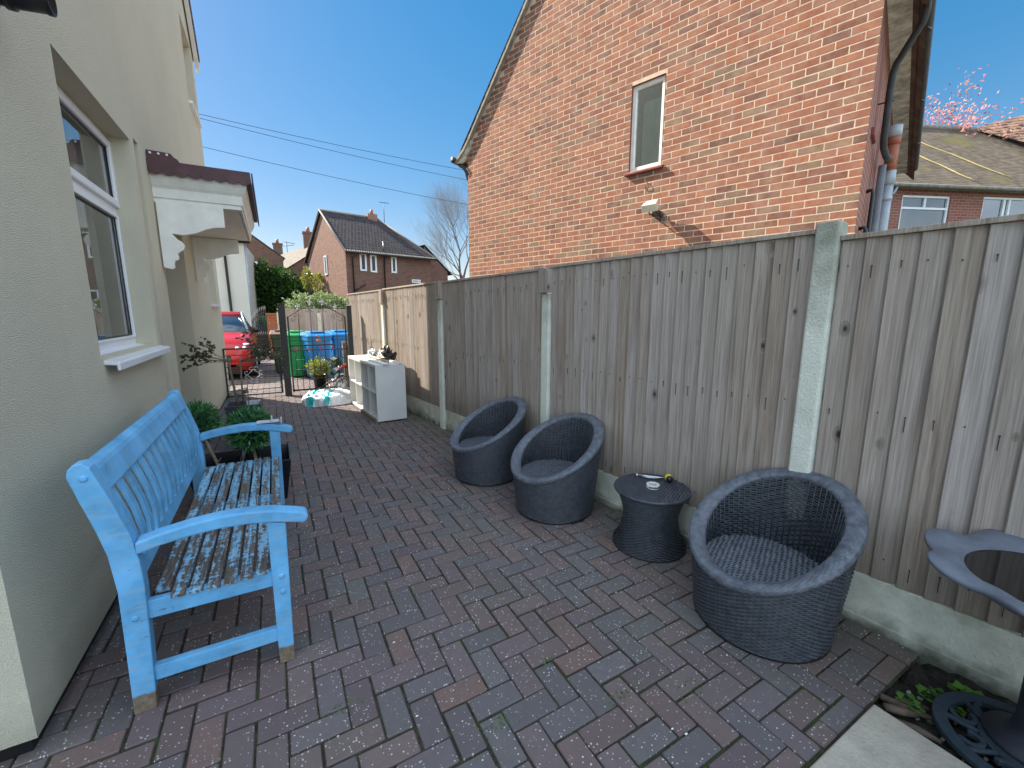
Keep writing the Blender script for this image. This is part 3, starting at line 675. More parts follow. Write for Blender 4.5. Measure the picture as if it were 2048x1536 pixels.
mb = MB(); mb.box((-4.0, 2.0, .4), (-3.9, 4.6, 2.9)); mb.quad((-4, 2.0, .5), (WX - .3, 2.0, .5), (WX - .3, 4.6, .5), (-4, 4.6, .5)); mb.quad((-4, 2.0, 2.8), (WX - .2, 2.0, 2.8), (WX - .2, 4.6, 2.8), (-4, 4.6, 2.8)); mb.quad((-4, 4.6, .5), (WX - .15, 4.6, .5), (WX - .15, 4.6, 2.8), (-4, 4.6, 2.8)); mb.quad((-4, 2.0, .5), (WX - .15, 2.0, .5), (WX - .15, 2.0, 2.8), (-4, 2.0, 2.8))
mb.build('room', M['room'], CH)
# windows 2 and 3 in the flank (seen almost edge on)
for (y0, y1, z0, z1) in (holes[3], holes[4]):
    mb = MB(); frm(mb, y0 - .01, y1 + .01, z0 - .01, z1 + .01, .06, WX - .17, WX - .125)
    w = mb.build('window', M['upvc'], CH, bevel=.004)
    mb = MB(); mb.box((WX - .16, y0 + .04, z0 + .04), (WX - .15, y1 - .04, z1 - .04)); mb.build('pane', M['carglass'], w)
    mb = MB(); mb.box((WX - .14, y0 - .01, z0 - .045), (WX + .045, y1 + .03, z0 - .005)); mb.build('sill', M['upvc'], w, bevel=.004)
# porch recess, door
mb = MB(); mb.quad((WX - .14, 4.86, 0), (WX - 1.1, 4.86, 0), (WX - 1.1, 4.86, 2.4), (WX - .14, 4.86, 2.4)); mb.quad((WX - .14, 5.98, 0), (WX - 1.1, 5.98, 0), (WX - 1.1, 5.98, 2.4), (WX - .14, 5.98, 2.4)); mb.quad((WX - .14, 4.86, 2.4), (WX - 1.1, 4.86, 2.4), (WX - 1.1, 5.98, 2.4), (WX - .14, 5.98, 2.4)); mb.quad((WX - 1.1, 4.86, 0), (WX - 1.1, 5.98, 0), (WX - 1.1, 5.98, 2.4), (WX - 1.1, 4.86, 2.4))
mb.build('porch_recess', M['cream'], CH)
mb = MB(); mb.box((WX - 1.09, 5.0, .05), (WX - 1.04, 5.9, 2.1)); d_ = mb.build('door', M['upvc'], CH, bevel=.005); mb = MB(); mb.box((WX - 1.04, 5.1, 1.0), (WX - 1.0, 5.14, 1.15)); mb.build('handle', M['steel'], d_)
# canopy
cy0, cy1, cx1 = 4.72, 6.75, -.105
mb = MB()
def cornice(mbx):
    prof = [(-.02, 2.405), (.0, 2.405), (.0, 2.44), (.012, 2.445), (.012, 2.52), (.03, 2.545), (.045, 2.575), (.055, 2.61), (.055, 2.655), (-.02, 2.655)]
    # sweep: near side, front, far side with mitred corners
    c0 = -.17
    secs = []
    for (px, py, nx, ny) in ((WX + .0, cy0 + .055, 0, -1), (c0, cy0 + .055, 1, -1), (c0, cy1 - .055, 1, 1), (WX, cy1 - .055, 0, 1)):
        secs.append([(px + nx * d, py + ny * d, z) for d, z in prof])
    mbx.strip(secs, False, True, None, False)
cornice(mb)
can = mb.build('canopy', M['wpaint'], CH, bevel=.002)
mb = MB(); mb.box((WX, cy0 + .08, 2.408), (-.195, cy1 - .08, 2.65)); mb.build('ceiling', M['wpaint'], can)
# lean-to roof with a scalloped drip edge
mb = MB(); nx = 7; L = cx1 - WX
zt = lambda x: 2.86 - .20 * (x - WX) / L
RX = cx1 + .03
mb.prism([(WX, 2.715), (RX, 2.70), (RX, 2.66), (WX, 2.66)], lambda x, z, y: (x, y, z), cy0 - .02, cy1 + .02)
can_r = mb.build('canopy_roof', M['maroon'], can, bevel=.003)
mb = MB()
def scallop(F2, length, n):
    w = length / n; poly = [(0, .075)]
    for i in range(n):
        for k in range(7):
            t = k / 6; poly.append(((i + t) * w, -.012 - .026 * sin(pi * t)))
    poly.append((length, .075)); return poly
pl = scallop(None, RX - WX, 8); mb.prism(pl, lambda a, z, d: (WX + a, cy0 - .03 + d, 2.645 + z), -.012, .0)
pl = scallop(None, cy1 - cy0 + .04, 22); mb.prism(pl, lambda a, z, d: (RX + .006 + d, cy0 - .02 + a, 2.645 + z), 0, .012)
mb.build('scalloped_edge', M['maroon'], can)
mb = MB(); mb.prism([(0, 0), (0, .095), (.16, .088), (.18, .06), (.2, .05), (.23, 0)], lambda a, z, d: (WX + .004 + a, cy0 - .03 + d, 2.70 + z), 0, .03); mb.build('flashing', M['maroon'], can, bevel=.003)
mb = MB()
for k in range(3):
    mb = MB(); mb.ball((WX + .03 + k * .055, cy0 - .035, 2.77), .010, 6); mb.build('rivet', M['upvc'], can)
def bracket(y):
    mb = MB()
    prof = [(0, 2.40), (0, 1.865), (.055, 1.85), (.075, 1.862), (.075, 1.90), (.085, 1.925), (.105, 1.93), (.115, 1.955), (.105, 1.98), (.125, 2.0), (.155, 2.02), (.165, 2.06), (.145, 2.09), (.115, 2.11), (.085, 2.15), (.17, 2.145), (.25, 2.165), (.33, 2.205), (.40, 2.228), (.475, 2.235), (.475, 2.40)]
    mb.prism(prof, lambda a, z, d: (WX + .012 + a, y + d, z), 0, .045)
    return mb.build('bracket', M['wpaint'], can, bevel=.004)
bracket(cy0 + .03); bracket(cy1 - .12)
# boiler flue
mb = MB()
def xlathe(mbx, prof, c, n=24):
    secs = [[(c[0] + x, c[1] + r * cos(2 * pi * k / n), c[2] + r * sin(2 * pi * k / n)) for k in range(n)] for r, x in prof]; mbx.strip(secs, False, True, None, True)
xlathe(mb, [(.13, 0), (.13, .008), (.075, .03), (.066, .035), (.066, .05), (.052, .052), (.052, .075), (.06, .08), (.06, .10), (.052, .105), (.045, .18), (.048, .185), (.048, .20), (.042, .202), (.03, .18)], (WX, 2.30, 2.575))
fl_ = mb.build('flue', M['black'], CH); 

# ================================================================== BRICK HOUSE (right)
R = Vector((5.038, 2.106, 0)); D = Vector((-.291, .957, 0)).normalized(); NG = Vector((-.957, -.291, 0)).normalized()
SD = Vector((.950, .3115, 0)).normalized(); SN = Vector((.3115, -.950, 0)).normalized()
BH = thing('brick_house', 'red brick gable-end house rising behind the timber fence with one narrow window', 'house', R)
GW = 5.78; GE = 4.42; APX = (GW / 2, GE + GW / 2 * 1.12)
def FG(a, z, d=0.0): p = R + D * a + NG * d; return (p.x, p.y, z)
def FS(a, z, d=0.0): p = R + SD * a + SN * d; return (p.x, p.y, z)
def topz(s): return GE + min(s, GW - s) * 1.12
wh = (2.035, 2.485, 3.335, 4.38)
def brick_face(mb, F, a0, a1, z0, z1, top, hole, seed):
    rs = random.Random(seed)
    rows = int((z1 - z0) / .075)
    for r in range(rows):
        za = z0 + r * .075 + .005; zb = za + .066
        a = a0 + (0 if r % 2 == 0 else -.1125)
        while a < a1:
            hd = False; rs.random()
            w = .1125 if hd else .225
            x0, x1 = max(a, a0), min(a + w - .0095, a1); a += w
            if x1 - x0 < .02: continue
            segs = [(x0, x1)]
            if hole and zb > hole[2] and za < hole[3]:
                ns = []
                for p, q in segs:
                    if q <= hole[0] or p >= hole[1]: ns.append((p, q))
                    else:
                        if p < hole[0] - .02: ns.append((p, hole[0]))
                        if q > hole[1] + .02: ns.append((hole[1], q))
                segs = ns
            for p, q in segs:
                if top and zb > top((p + q) / 2) + .02: continue
                t = rs.random(); hgt = (za - 2) / 5
                if t < .04 + .13 * hgt: c = (.20, .11, .095)
                elif t < .28 + .2 * hgt: c = (.30, .14, .10)
                elif t < .38 and (a < .5 or a > 5.4): c = (.36, .27, .19)
                elif t < .42: c = (.28, .22, .165)
                elif t < .75: c = (.40, .17, .115)
                else: c = (.45, .20, .125)
                f = rs.uniform(.68, .92); c = (c[0] * f * 1.02, c[1] * f * .82, c[2] * f * .68)
                dd = .0011 + rs.uniform(-.0005, .0006); j = lambda: rs.uniform(-.0022, .0022)
                e = .0025; cut = rs.random() < .06
                A = [F(p + j(), za + j(), -.006), F(q + j(), za + j(), -.006), F(q + j(), zb + j(), -.006), F(p + j(), zb + j(), -.006)]
                A2 = [F(p + j(), za + j(), dd - e * .8), F(q + j(), za + j(), dd - e * .8), F(q + j(), zb + j(), dd - e * .8), F(p + j(), zb + j(), dd - e * .8)]
                tl = rs.uniform(-.0002, .0002)
                B = [F(p + e, za + e, dd + tl), F(q - e - (.02 if cut else 0), za + e, dd), F(q - e, zb - e - (.015 if cut else 0), dd - tl), F(p + e, zb - e, dd)]
                fs = [(8, 9, 10, 11)] + [(k, (k + 1) % 4, 4 + (k + 1) % 4, 4 + k) for k in range(4)] + [(4 + k, 4 + (k + 1) % 4, 8 + (k + 1) % 4, 8 + k) for k in range(4)]
                mb.add(A + A2 + B, fs, c)
# mortar backing sheet (with hole) then bricks standing proud of it
mb = MB()
wall_sheet(mb, FG, -0.0, GW, 0, GE, [], top=None)
MB_ = MB()
def backing(mbx):
    xs = [0, wh[0], wh[1], GW]
    mbx.quad(FG(0, 0), FG(wh[0], 0), FG(wh[0], topz(wh[0])), FG(0, topz(0)))
    mbx.quad(FG(wh[0], 0), FG(wh[1], 0), FG(wh[1], wh[2]), FG(wh[0], wh[2]))
    mbx.quad(FG(wh[0], wh[3]), FG(wh[1], wh[3]), FG(wh[1], topz(wh[1])), FG(wh[0], topz(wh[0])))
    mbx.add([FG(wh[1], 0), FG(GW, 0), FG(GW, topz(GW)), FG(APX[0], APX[1]), FG(wh[1], topz(wh[1]))], [(0, 1, 2, 3, 4)])
FG0 = FG
FG = lambda a, z, d=0.0: FG0(a, z, d - .0002)
backing(MB_)
FG = FG0
mort = MB_.build('gable_wall', M['brickdust'], BH)
mb = MB(); brick_face(mb, FG, .0, GW, 1.35, 8.0, topz, wh, 5)
mb.build('brickwork', M['brickgeo'], mort)
mb = MB(); mb.quad(FS(0.005, 0), FS(7, 0), FS(7, GE + .05), FS(.005, GE + .05)); 
p = R + D * GW; q = p + SD * 7; r_ = R + SD * 7
mb.quad((p.x, p.y, 0), (q.x, q.y, 0), (q.x, q.y, GE), (p.x, p.y, GE)); mb.quad((r_.x, r_.y, 0), (q.x, q.y, 0), (q.x, q.y, GE), (r_.x, r_.y, GE))
mb.build('wall', M['brick_red'], BH)
# window in the gable
def FGh(a, z, d): return FG(a, z, d)
mb = MB(); dep = -.075
for (a0, a1, z0, z1) in ((wh[0], wh[0] + .05, wh[2], wh[3]), (wh[1] - .05, wh[1], wh[2], wh[3]), (wh[0] + .05, wh[1] - .05, wh[2], wh[2] + .05), (wh[0] + .05, wh[1] - .05, wh[3] - .05, wh[3])):
    mb.prism([(a0, z0), (a1, z0), (a1, z1), (a0, z1)], FGh, dep, dep + .045)
w = mb.build('window', M['wpaint'], BH, bevel=.004)
mb = MB(); mb.prism([(wh[0] + .04, wh[2] + .04), (wh[1] - .04, wh[2] + .04), (wh[1] - .04, wh[3] - .04), (wh[0] + .04, wh[3] - .04)], FGh, dep + .008, dep + .014); mb.build('pane', M['glass2'], w)
mb = MB()
for k in range(18):
    a = wh[0] + .06 + .016 * k; mb.quad(FG(a, wh[2] + .03, dep - .07 + .012 * sin(k * 1.4)), FG(a + .016, wh[2] + .03, dep - .07 + .012 * sin((k + 1) * 1.4)), FG(a + .016, wh[3] - .18, dep - .07 + .012 * sin((k + 1) * 1.4)), FG(a, wh[3] - .18, dep - .07 + .012 * sin(k * 1.4)))
mb.build('net_curtain', M['net'], w)
mb = MB(); mb.prism([(wh[0], wh[2]), (wh[1], wh[2]), (wh[1], wh[3]), (wh[0], wh[3])], FGh, dep - .3, dep - .29); mb.build('interior', simple('frosted_room', (.14, .18, .18), .9), w)
mb = MB()
for (p0, p1) in (((wh[0], wh[2]), (wh[0], wh[3])), ((wh[1], wh[3]), (wh[1], wh[2])), ((wh[0], wh[3]), (wh[1], wh[3]))): mb.quad(FG(*p0, 0.004), FG(*p1, 0.004), FG(*p1, dep - .02), FG(*p0, dep - .02))
mb.build('reveal', M['redpaint'], w)
mb = MB(); mb.prism([(0, 0), (.0, -.05), (.05, -.062), (.055, -.04), (.052, -.02)], lambda d, z, a: FG(a, wh[2] + z, d - .055 + .0), wh[0] - .04, wh[1] + .05)
mb2 = MB(); mb2.prism([(-.06, .003), (-.06, -.03), (.03, -.052), (.05, -.05), (.052, -.028), (.03, -.016)], lambda d, z, a: FG(a, wh[2] + z, d), wh[0] - .035, wh[1] + .045); mb2.build('sill', M['redpaint'], w, bevel=.003)
# verge (undercloak + tile edge) on the left and right slopes
mb = MB(); ov = .07
for (s0, s1, sg) in ((GW + .28, GW / 2, 1), (-.28, GW / 2, -1)):
    def VG(t, up, d, s0=s0, s1=s1):
        s = s0 + (s1 - s0) * t; base = topz(s) if 0 <= s <= GW else GE - (abs(s - min(max(s, 0), GW))) * .62
        return FG(s, base + up, d)
    N = 26
    for k in range(N):
        t0, t1 = k / N, (k + 1) / N; lift = .012
        a = [VG(t0, .0, ov), VG(t1, .0, ov), VG(t1, .055, ov), VG(t0, .055 + lift, ov)]; b = [VG(t0, .0, -.01), VG(t1, .0, -.01), VG(t1, .055, -.3), VG(t0, .055 + lift, -.3)]
        mb.add(a + b, [(0, 1, 2, 3), (7, 6, 5, 4), (0, 4, 5, 1), (3, 2, 6, 7), (0, 3, 7, 4), (1, 5, 6, 2)])
mb.build('verge', M['verge'], BH)
# roof planes
mb = MB()
for (s0, s1) in ((-.30, GW / 2), (GW + .30, GW / 2)):
    b0 = FG(s0, GE - .19, ov); b1 = FG(s1, APX[1] + .06, ov)
    c0 = tuple(Vector(b0) + SD * 7.3); c1 = tuple(Vector(b1) + SD * 7.3)
    mb.quad(b0, c0, c1, b1)
mb.build('roof', M['tile_main'], BH)
# box end (kneeler) at the left eave
mb = MB(); mb.prism([(GW - .12, GE - .02), (GW - .12, GE + .2), (GW + .02, GE + .05), (GW + .27, GE - .13), (GW + .27, GE - .17), (GW + .16, GE - .19), (GW + .02, GE - .12)], FG, -.02, .03)
mb.build('box_end', M['mastic'], BH, bevel=.003)
mb = MB(); mb.tube([FG(GW + .30, GE - .12, .12), tuple(Vector(FG(GW + .30, GE - .12, .12)) + SD * 7.3)], .055, 10); mb.tube([FG(GW + .24, GE - .2, .0), FG(GW + .12, GE - .27, .0), FG(GW + .05, GE - .36, -.01), FG(GW + .05, GE - .5, -.06)], .03, 8)
mb.build('gutter', M['gutter'], BH)
# right eave: soffit, fascia, gutter
mb = MB(); mb.prism([(-.05, 0), (7.0, 0), (7.0, .2), (-.05, .2)], lambda a, d, z: FS(a, GE + z, d), -.06, -.045); mb.build('soffit', M['mastic'], BH)
mb = MB(); mb.prism([(-.06, .2), (7.0, .2), (7.0, .225), (-.06, .225)], lambda a, d, z: FS(a, GE + z, d), -.08, .07); mb.build('fascia', M['gutter'], BH)
mb = MB()
secs = []
for a in [x * .5 - .08 for x in range(15)]:
    secs.append([FS(a, GE - .02 + .055 * (-cos(t)) , .285 + .055 * sin(t)) for t in [(-pi / 2) + pi * k / 8 for k in range(9)]] + [FS(a, GE - .02 + .05 * (-cos(t)), .285 + .05 * sin(t)) for t in [pi / 2 - pi * k / 8 for k in range(9)]])
mb.strip(secs); 
for a in (1.0, 3.0, 5.0): mb.box((-.06, -.03, -.06), (.06, .03, .0), None, Matrix.Translation(FS(a, GE - .02, .285)))
mb.build('gutter', M['gutter'], BH)
# swan-neck downpipe into the terracotta collar and grey soil pipe
mb = MB(); mb.tube([FS(.34, GE - .05, .285), FS(.36, 4.22, .285), FS(.42, 4.16, .27), FS(.60, 3.93, .11), FS(.64, 3.86, .09), FS(.66, 3.7, .085), FS(.70, 3.28, .085), FS(.74, 3.2, .09), FS(.95, 3.16, .11), FS(1.3, 3.2, .13)], .031, 12); mb.box((-.045, -.045, -.02), (.045, .045, .1), None, Matrix.Translation(FS(.34, GE - .1, .285))); mb.tube([FS(.68, 3.62, .0), FS(.68, 3.62, .13)], .008, 5)
mb.build('downpipe', M['gutter'], BH)
mb = MB(); mb.tube([FS(1.5, 3.48, .13), FS(1.5, 3.12, .13)], .06, 14); mb.tube([FS(1.22, 3.2, .13), FS(1.5, 3.2, .13)], .05, 12); mb.tube([FS(1.5, 3.5, .13), FS(1.5, 3.42, .13)], .068, 14)
mb.build('collar', M['redpipe'], BH)
mb = MB(); mb.tube([FS(1.5, 3.62, .13), FS(1.5, 3.5, .13)], .07, 14); mb.tube([FS(1.5, 3.12, .13), FS(1.55, 0, .13)], .056, 14); mb.tube([FS(1.5, 3.13, .13), FS(1.5, 2.98, .13)], .067, 14); mb.tube([FS(1.5, 2.84, .13), FS(1.5, 2.80, .13)], .063, 14)
mb.build('soil_pipe', M['greypipe'], BH)
mb = MB(); mb.tube([FS(.98, 3.08, .09), FS(.98, 0, .09)], .036, 12); mb.build('downpipe', M['lead'], BH)
mb = MB(); mb.tube([FS(.66, 2.76, .0), FS(.66, 2.77, .05), FS(.66, 2.72, .06), FS(.66, 0, .06)], .020, 10); mb.tube([FS(.32, 2.33, .0), FS(.32, 2.34, .05), FS(.325, 2.30, .06), FS(.325, 0, .06)], .020, 10)
mb.build('waste_pipe', M['black'], BH)
mb = MB(); mb.prism([(.32, 3.22), (.62, 3.22), (.62, 3.30), (.32, 3.30)], FS, 0, .03); mb.build('side_sill', M['redpaint'], BH, bevel=.004)
# flood light on the gable
mb = MB()
T = Matrix.Translation(FG(2.06, 2.80, .17)) @ Matrix(((D.x, NG.x, 0, 0), (D.y, NG.y, 0, 0), (0, 0, 1, 0), (0, 0, 0, 1))) @ Matrix.Rotation(radians(-28), 4, 'X')
vs = [(-.10, .055, -.05), (.10, .055, -.05), (.10, .055, .045), (-.10, .055, .045), (-.075, -.07, -.035), (.075, -.07, -.035), (.075, -.07, .06), (-.075, -.07, .06)]
mb.add([T @ Vector(v) for v in vs], [(0, 1, 2, 3), (7, 6, 5, 4), (0, 4, 5, 1), (1, 5, 6, 2), (2, 6, 7, 3), (3, 7, 4, 0)])
fld = mb.build('flood_light', M['lamp'], BH, bevel=.006)
mb = MB(); mb.tube([FG(2.1, 2.76, .14), FG(2.1, 2.72, .10), FG(2.1, 2.74, .0)], .008, 6); mb.tube([FG(2.0, 2.76, .14), FG(2.0, 2.72, .10), FG(2.0, 2.74, .0)], .008, 6); mb.box((-.05, -.02, -.03), (.05, .02, .03), None, Matrix.Translation(FG(2.05, 2.74, .02)) @ Matrix.Rotation(atan2(D.y, D.x), 4, 'Z')); mb.ball(FG(1.97, 2.70, .06), .03, 8)
mb.tube([FG(1.97, 2.70, .03), FG(1.93, 2.66, .04), FG(1.96, 2.61, .03), FG(2.0, 2.63, .02), FG(1.99, 2.70, .01)], .004, 6)
mb.build('bracket', M['black'], fld)
mb = MB(); mb.tube([FG(2.25, 3.18, .006), FG(2.2, 3.15, .02), FG(2.17, 3.08, .02), FG(2.22, 3.06, .012), FG(2.25, 3.12, .006)], .004, 5); mb.build('cable_loop', M['iron'], BH)

# ================================================================== TERRACE behind, right
T0 = Vector((15.78, 5.36, 0)); TU = Vector((.923, -.384, 0)); TN = Vector((-.384, -.923, 0))
TH = thing('terraced_house', 'red brick terraced house with mossy brown tiled roof seen past the gutter at right', 'house', T0)
def FT(a, z, d=0.0): p = T0 + TU * a + TN * d; return (p.x, p.y, z)
mb = MB(); tw = [(-.27, 1.27, 3.66, 4.73), (2.34, 4.2, 3.66, 4.76)]
wall_sheet(mb, FT, -6, 12, 0, 5.0, tw, depth=.12)
mb.build('wall', M['brick_red'], TH)
for wi, (a0, a1, z0, z1) in enumerate(tw):
    mb = MB(); f = .06
    def bx(mbx, p, q, r2, s2, d0=-.09, d1=-.03): mbx.prism([(p, r2), (q, r2), (q, s2), (p, s2)], FT, d0, d1)
    bx(mb, a0, a0 + f, z0, z1); bx(mb, a1 - f, a1, z0, z1); bx(mb, a0 + f, a1 - f, z0, z0 + f); bx(mb, a0 + f, a1 - f, z1 - f, z1)
    if wi == 0: zm = z0 + .70; bx(mb, a0 + f, a1 - f, zm, zm + .06); am = (a0 + a1) / 2; bx(mb, am - .03, am + .03, zm + .06, z1 - f)
    else: bx(mb, a0 + .72, a0 + .80, z0 + f, z1 - f); bx(mb, a0 + .9, a0 + .97, z0 + f, z1 - f)
    w = mb.build('window', M['upvc'], TH, bevel=.006)
    mb = MB(); bx(mb, a0 + .03, a1 - .03, z0 + .03, z1 - .03, -.075, -.07); mb.build('pane', glass_mat('reflective_window_glass', (.7, .75, .75), .08) if wi == 0 else MATS.get('rg', M['glass2']), w)
    mb = MB()
    for (c0, c1) in ((.02, .42), (.62, .98)):
        for k in range(20):
            x = a0 + (a1 - a0) * (c0 + (c1 - c0) * k / 20); X = a0 + (a1 - a0) * (c0 + (c1 - c0) * (k + 1) / 20)
            mb.quad(FT(x, z0, -.2 + .03 * sin(k * 1.3)), FT(X, z0, -.2 + .03 * sin((k + 1) * 1.3)), FT(X, z1, -.2 + .03 * sin((k + 1) * 1.3)), FT(x, z1, -.2 + .03 * sin(k * 1.3)))
    mb.build('curtain', M['net'], w); mb = MB(); bx(mb, a0, a1, z0, z1, -.6, -.58); mb.build('interior', M['room'], w)
mb = MB(); mb.quad(FT(-6, 4.93, .25), FT(12, 4.93, .25), FT(12, 7.85, -3.1), FT(-6, 7.85, -3.1)); mb.quad(FT(-6, 7.85, -3.1), FT(12, 7.85, -3.1), FT(12, 5, -6.5), FT(-6, 5, -6.5))
mb.build('roof', M['tile_moss'], TH)
mb = MB(); mb.tube([FT(-6, 7.87, -3.1), FT(12, 7.87, -3.1)], .09, 8); mb.build('ridge', M['verge'], TH)
mb = MB(); mb.add([FT(5.6, 7.95, -3.2), FT(7.6, 5.0, 1.0), FT(11.0, 8.9, 1.0), FT(11.0, 8.9, -3.2)], [(0, 1, 2, 3)]); mb.add([FT(7.6, 5.0, 1.0), FT(14.4, 5, 1.0), FT(11, 8.9, 1.0)], [(0, 1, 2)])
mb.build('wing_roof', M['tile_red'], TH)
mb = MB(); mb.prism([(-6, .0), (12, 0), (12, .12), (-6, .12)], lambda a, d, z: FT(a, z, d + .04), 4.86, 4.93); mb.tube([FT(-6, 4.9, .26), FT(12, 4.9, .26)], .055, 8); mb.build('gutter', M['verge'], TH)
mb = MB(); mb.tube([FT(-.75, 4.85, .24), FT(-.8, 4.7, .22), FT(-1.0, 4.55, .1), FT(-1.02, 4.3, .08), FT(-1.02, 0, .08)], .035, 8); mb.build('downpipe', M['greypipe'], TH)
mb = MB()
for (P, Q) in (((1.9, 7.45), (3.4, 5.25)), ((1.2, 6.5), (1.9, 5.05))):
    pts = []
    for k in range(12):
        t = k / 11; a = P[0] + (Q[0] - P[0]) * t; z = P[1] + (Q[1] - P[1]) * t + .05 * sin(k * 1.3); dd = .25 - (z - 4.93) * (3.35 / 2.92)
        pts.append(FT(a, z + .03, dd + .02))
    mb.tube(pts, .013, 6)
mb.build('roof_cable', simple('yellow_cable', (.5, .42, .15), .6), TH)

# ================================================================== BENCH
BY0, BY1 = 1.845, 3.43
BN = thing('garden_bench', 'weathered light blue wooden garden bench against the cream wall, its seat paint peeling', 'bench', (-.3, BY0, 0))
rear = [(-.567, 0), (-.500, 0), (-.488, .30), (-.481, .50), (-.484, .60), (-.498, .70), (-.528, .82), (-.562, .93), (-.572, .965), (-.590, .982), (-.612, .980), (-.628, .962), (-.632, .94), (-.612, .85), (-.585, .74), (-.566, .64), (-.556, .50), (-.560, .30)]
armt = [(-.49, .672), (-.42, .688), (-.33, .702), (-.24, .709), (-.15, .706), (-.06, .692), (.02, .668), (.055, .655), (.062, .64), (.058, .624), (.045, .612), (-.06, .640), (-.15, .655), (-.24, .660), (-.33, .655), (-.42, .643), (-.49, .626)]
def XZ(x, z, y): return (x, y, z)
for yi, y in enumerate((BY0, BY1 - .055)):
    mb = MB(); mb.prism(rear, XZ, y, y + .055); mb.build('rear_leg', M['frame'], BN, bevel=.004)
    mb = MB(); mb.prism([(-.092, 0), (-.036, 0), (-.022, .628), (-.088, .645)], XZ, y, y + .055); mb.build('front_leg', M['frame'], BN, bevel=.004)
    mb = MB(); mb.prism(armt, XZ, y - .006, y + .061); mb.build('armrest', M['frame'], BN, bevel=.007)
    mb = MB(); mb.prism([(-.49, .362), (-.088, .357), (-.088, .425), (-.49, .432)], XZ, y + .012, y + .043); mb.build('side_rail', M['frame'], BN, bevel=.003)
    mb = MB(); mb.prism([(-.495, .106), (-.088, .102), (-.088, .160), (-.495, .164)], XZ, y + .012, y + .043); mb.build('stretcher', M['rail'], BN, bevel=.003)
    mb = MB()
    for (x, z) in ((-.59, .93), (-.52, .385), (-.055, .40), (-.055, .33)):
        mb = MB(); yy = y if yi == 0 else y + .055; mb.lathe([(.011, -.003), (.011, .003), (.006, .004)], (0, 0, 0), 12)
        for i in range(len(mb.v) - 36, len(mb.v)):
            vx, vy, vz = mb.v[i]; mb.v[i] = (x + vx, yy - vz * (1 if yi == 0 else -1), z + vy)
        mb.build('bolt_cap', M['frame'], BN)
for k in range(8):
    x0 = -.470 + k * .0545; z = .430 - .012 * sin(pi * (k + .5) / 8) + (.004 if k == 7 else 0)
    y0 = BY0 + .0 if 0 < k < 7 else BY0 + .056
    y1 = BY1 - (BY0 + .0 - BY0) if 0 < k < 7 else BY1 - .056
    mb = MB(); tl = rnd(-.002, .002)
    mb.prism([(x0, z), (x0 + .044, z - .001), (x0 + .044, z + .018), (x0, z + .019)], lambda x, zz, y: (x, y, zz + (tl if y > 2.5 else 0)), y0 + rnd(0, .006), y1 - rnd(0, .006)); mb.build('seat_slat', M['seat'], BN, bevel=.003)
mb = MB(); mb.prism([(-.092, .34), (-.066, .34), (-.066, .428), (-.092, .428)], XZ, BY0 + .056, BY1 - .056); mb.build('front_rail', M['frame'], BN, bevel=.003)
mb = MB(); mb.prism([(-.622, .955), (-.600, .968), (-.575, .955), (-.566, .94), (-.542, .865), (-.560, .858), (-.585, .93)], XZ, BY0 + .056, BY1 - .056); mb.build('top_rail', M['rail'], BN, bevel=.004)
mb = MB(); mb.prism([(-.520, .495), (-.499, .490), (-.506, .560), (-.528, .562)], XZ, BY0 + .056, BY1 - .056); mb.build('back_rail', M['rail'], BN, bevel=.004)
ns = 15
for k in range(ns):
    y = BY0 + .056 + (BY1 - BY0 - .112) * (k + .5) / ns
    cx = [(-.512, .555), (-.512, .64), (-.526, .73), (-.548, .81), (-.568, .87)]
    mb = MB(); secs = [[(x - .007, y - .0225, z), (x + .007, y - .0225, z), (x + .007, y + .0225, z), (x - .007, y + .0225, z)] for x, z in cx]
    mb.strip(secs, False, True, None, False); mb.build('back_slat', M['rail'], BN, bevel=.002)
# little broken ledge lying on the far arm
o = MB(); o.box((-.16, BY1 - .07, .707), (-.02, BY1 - .01, .716)); o.box((-.07, BY1 - .075, .716), (-.062, BY1 - .005, .745)); o.box((.0 - .012, BY1 - .075, .698), (-.004, BY1 - .005, .728)); o = o.build('plastic_offcut', M['skypaper']); tag(o, 'small grey plastic channel offcut lying on the far arm of the bench', 'offcut')

# ================================================================== WICKER TUB CHAIRS
rb, kk, zm, dz_ = .290, .102, .489, .182
def rimz(th): return zm + dz_ * cos(th)          # high towards +x (the back), low towards -x
def weave_wall(mb, rad, z0f, z1f, rowh=.0095, nst=84, out=1, amp=.0024, gap=.12, rows_fixed=None, th_ok=None):
    """horizontal strands going over/under stakes"""
    nrow = 200; r = 0; z = None
    zmax = max(z1f(t * pi / 18) for t in range(36))
    zmin = min(z0f(t * pi / 18) for t in range(36)); r = 0
    while zmin + r * rowh < zmax:
        za = zmin + r * rowh; N = nst * 2
        half = rowh * (1 - gap) / 2
        for k in range(N):
            t0, t1 = 2 * pi * k / N, 2 * pi * (k + 1) / N; tm = (t0 + t1) / 2
            if za + rowh > z1f(tm) or za < z0f(tm): continue
            P = []
            for t, q in ((t0, k), (t1, k + 1)):
                w = amp * cos(pi * (q / 2.0 + r)) if True else 0
                w = amp * (1 if ((q // 2) + r) % 2 == 0 else -1) * (0.35 if q % 2 == 0 else 1)
                rr = rad(za) + out * w
                for zz, dr in ((za + rowh / 2 - half, -.0016), (za + rowh / 2, .0008), (za + rowh / 2 + half, -.0016)):
                    P.append(((rr + out * dr) * cos(t), (rr + out * dr) * sin(t), zz))
            mb.add(P, [(0, 3, 4, 1), (1, 4, 5, 2)] if out > 0 else [(1, 4, 3, 0), (2, 5, 4, 1)], None, True)
        r += 1
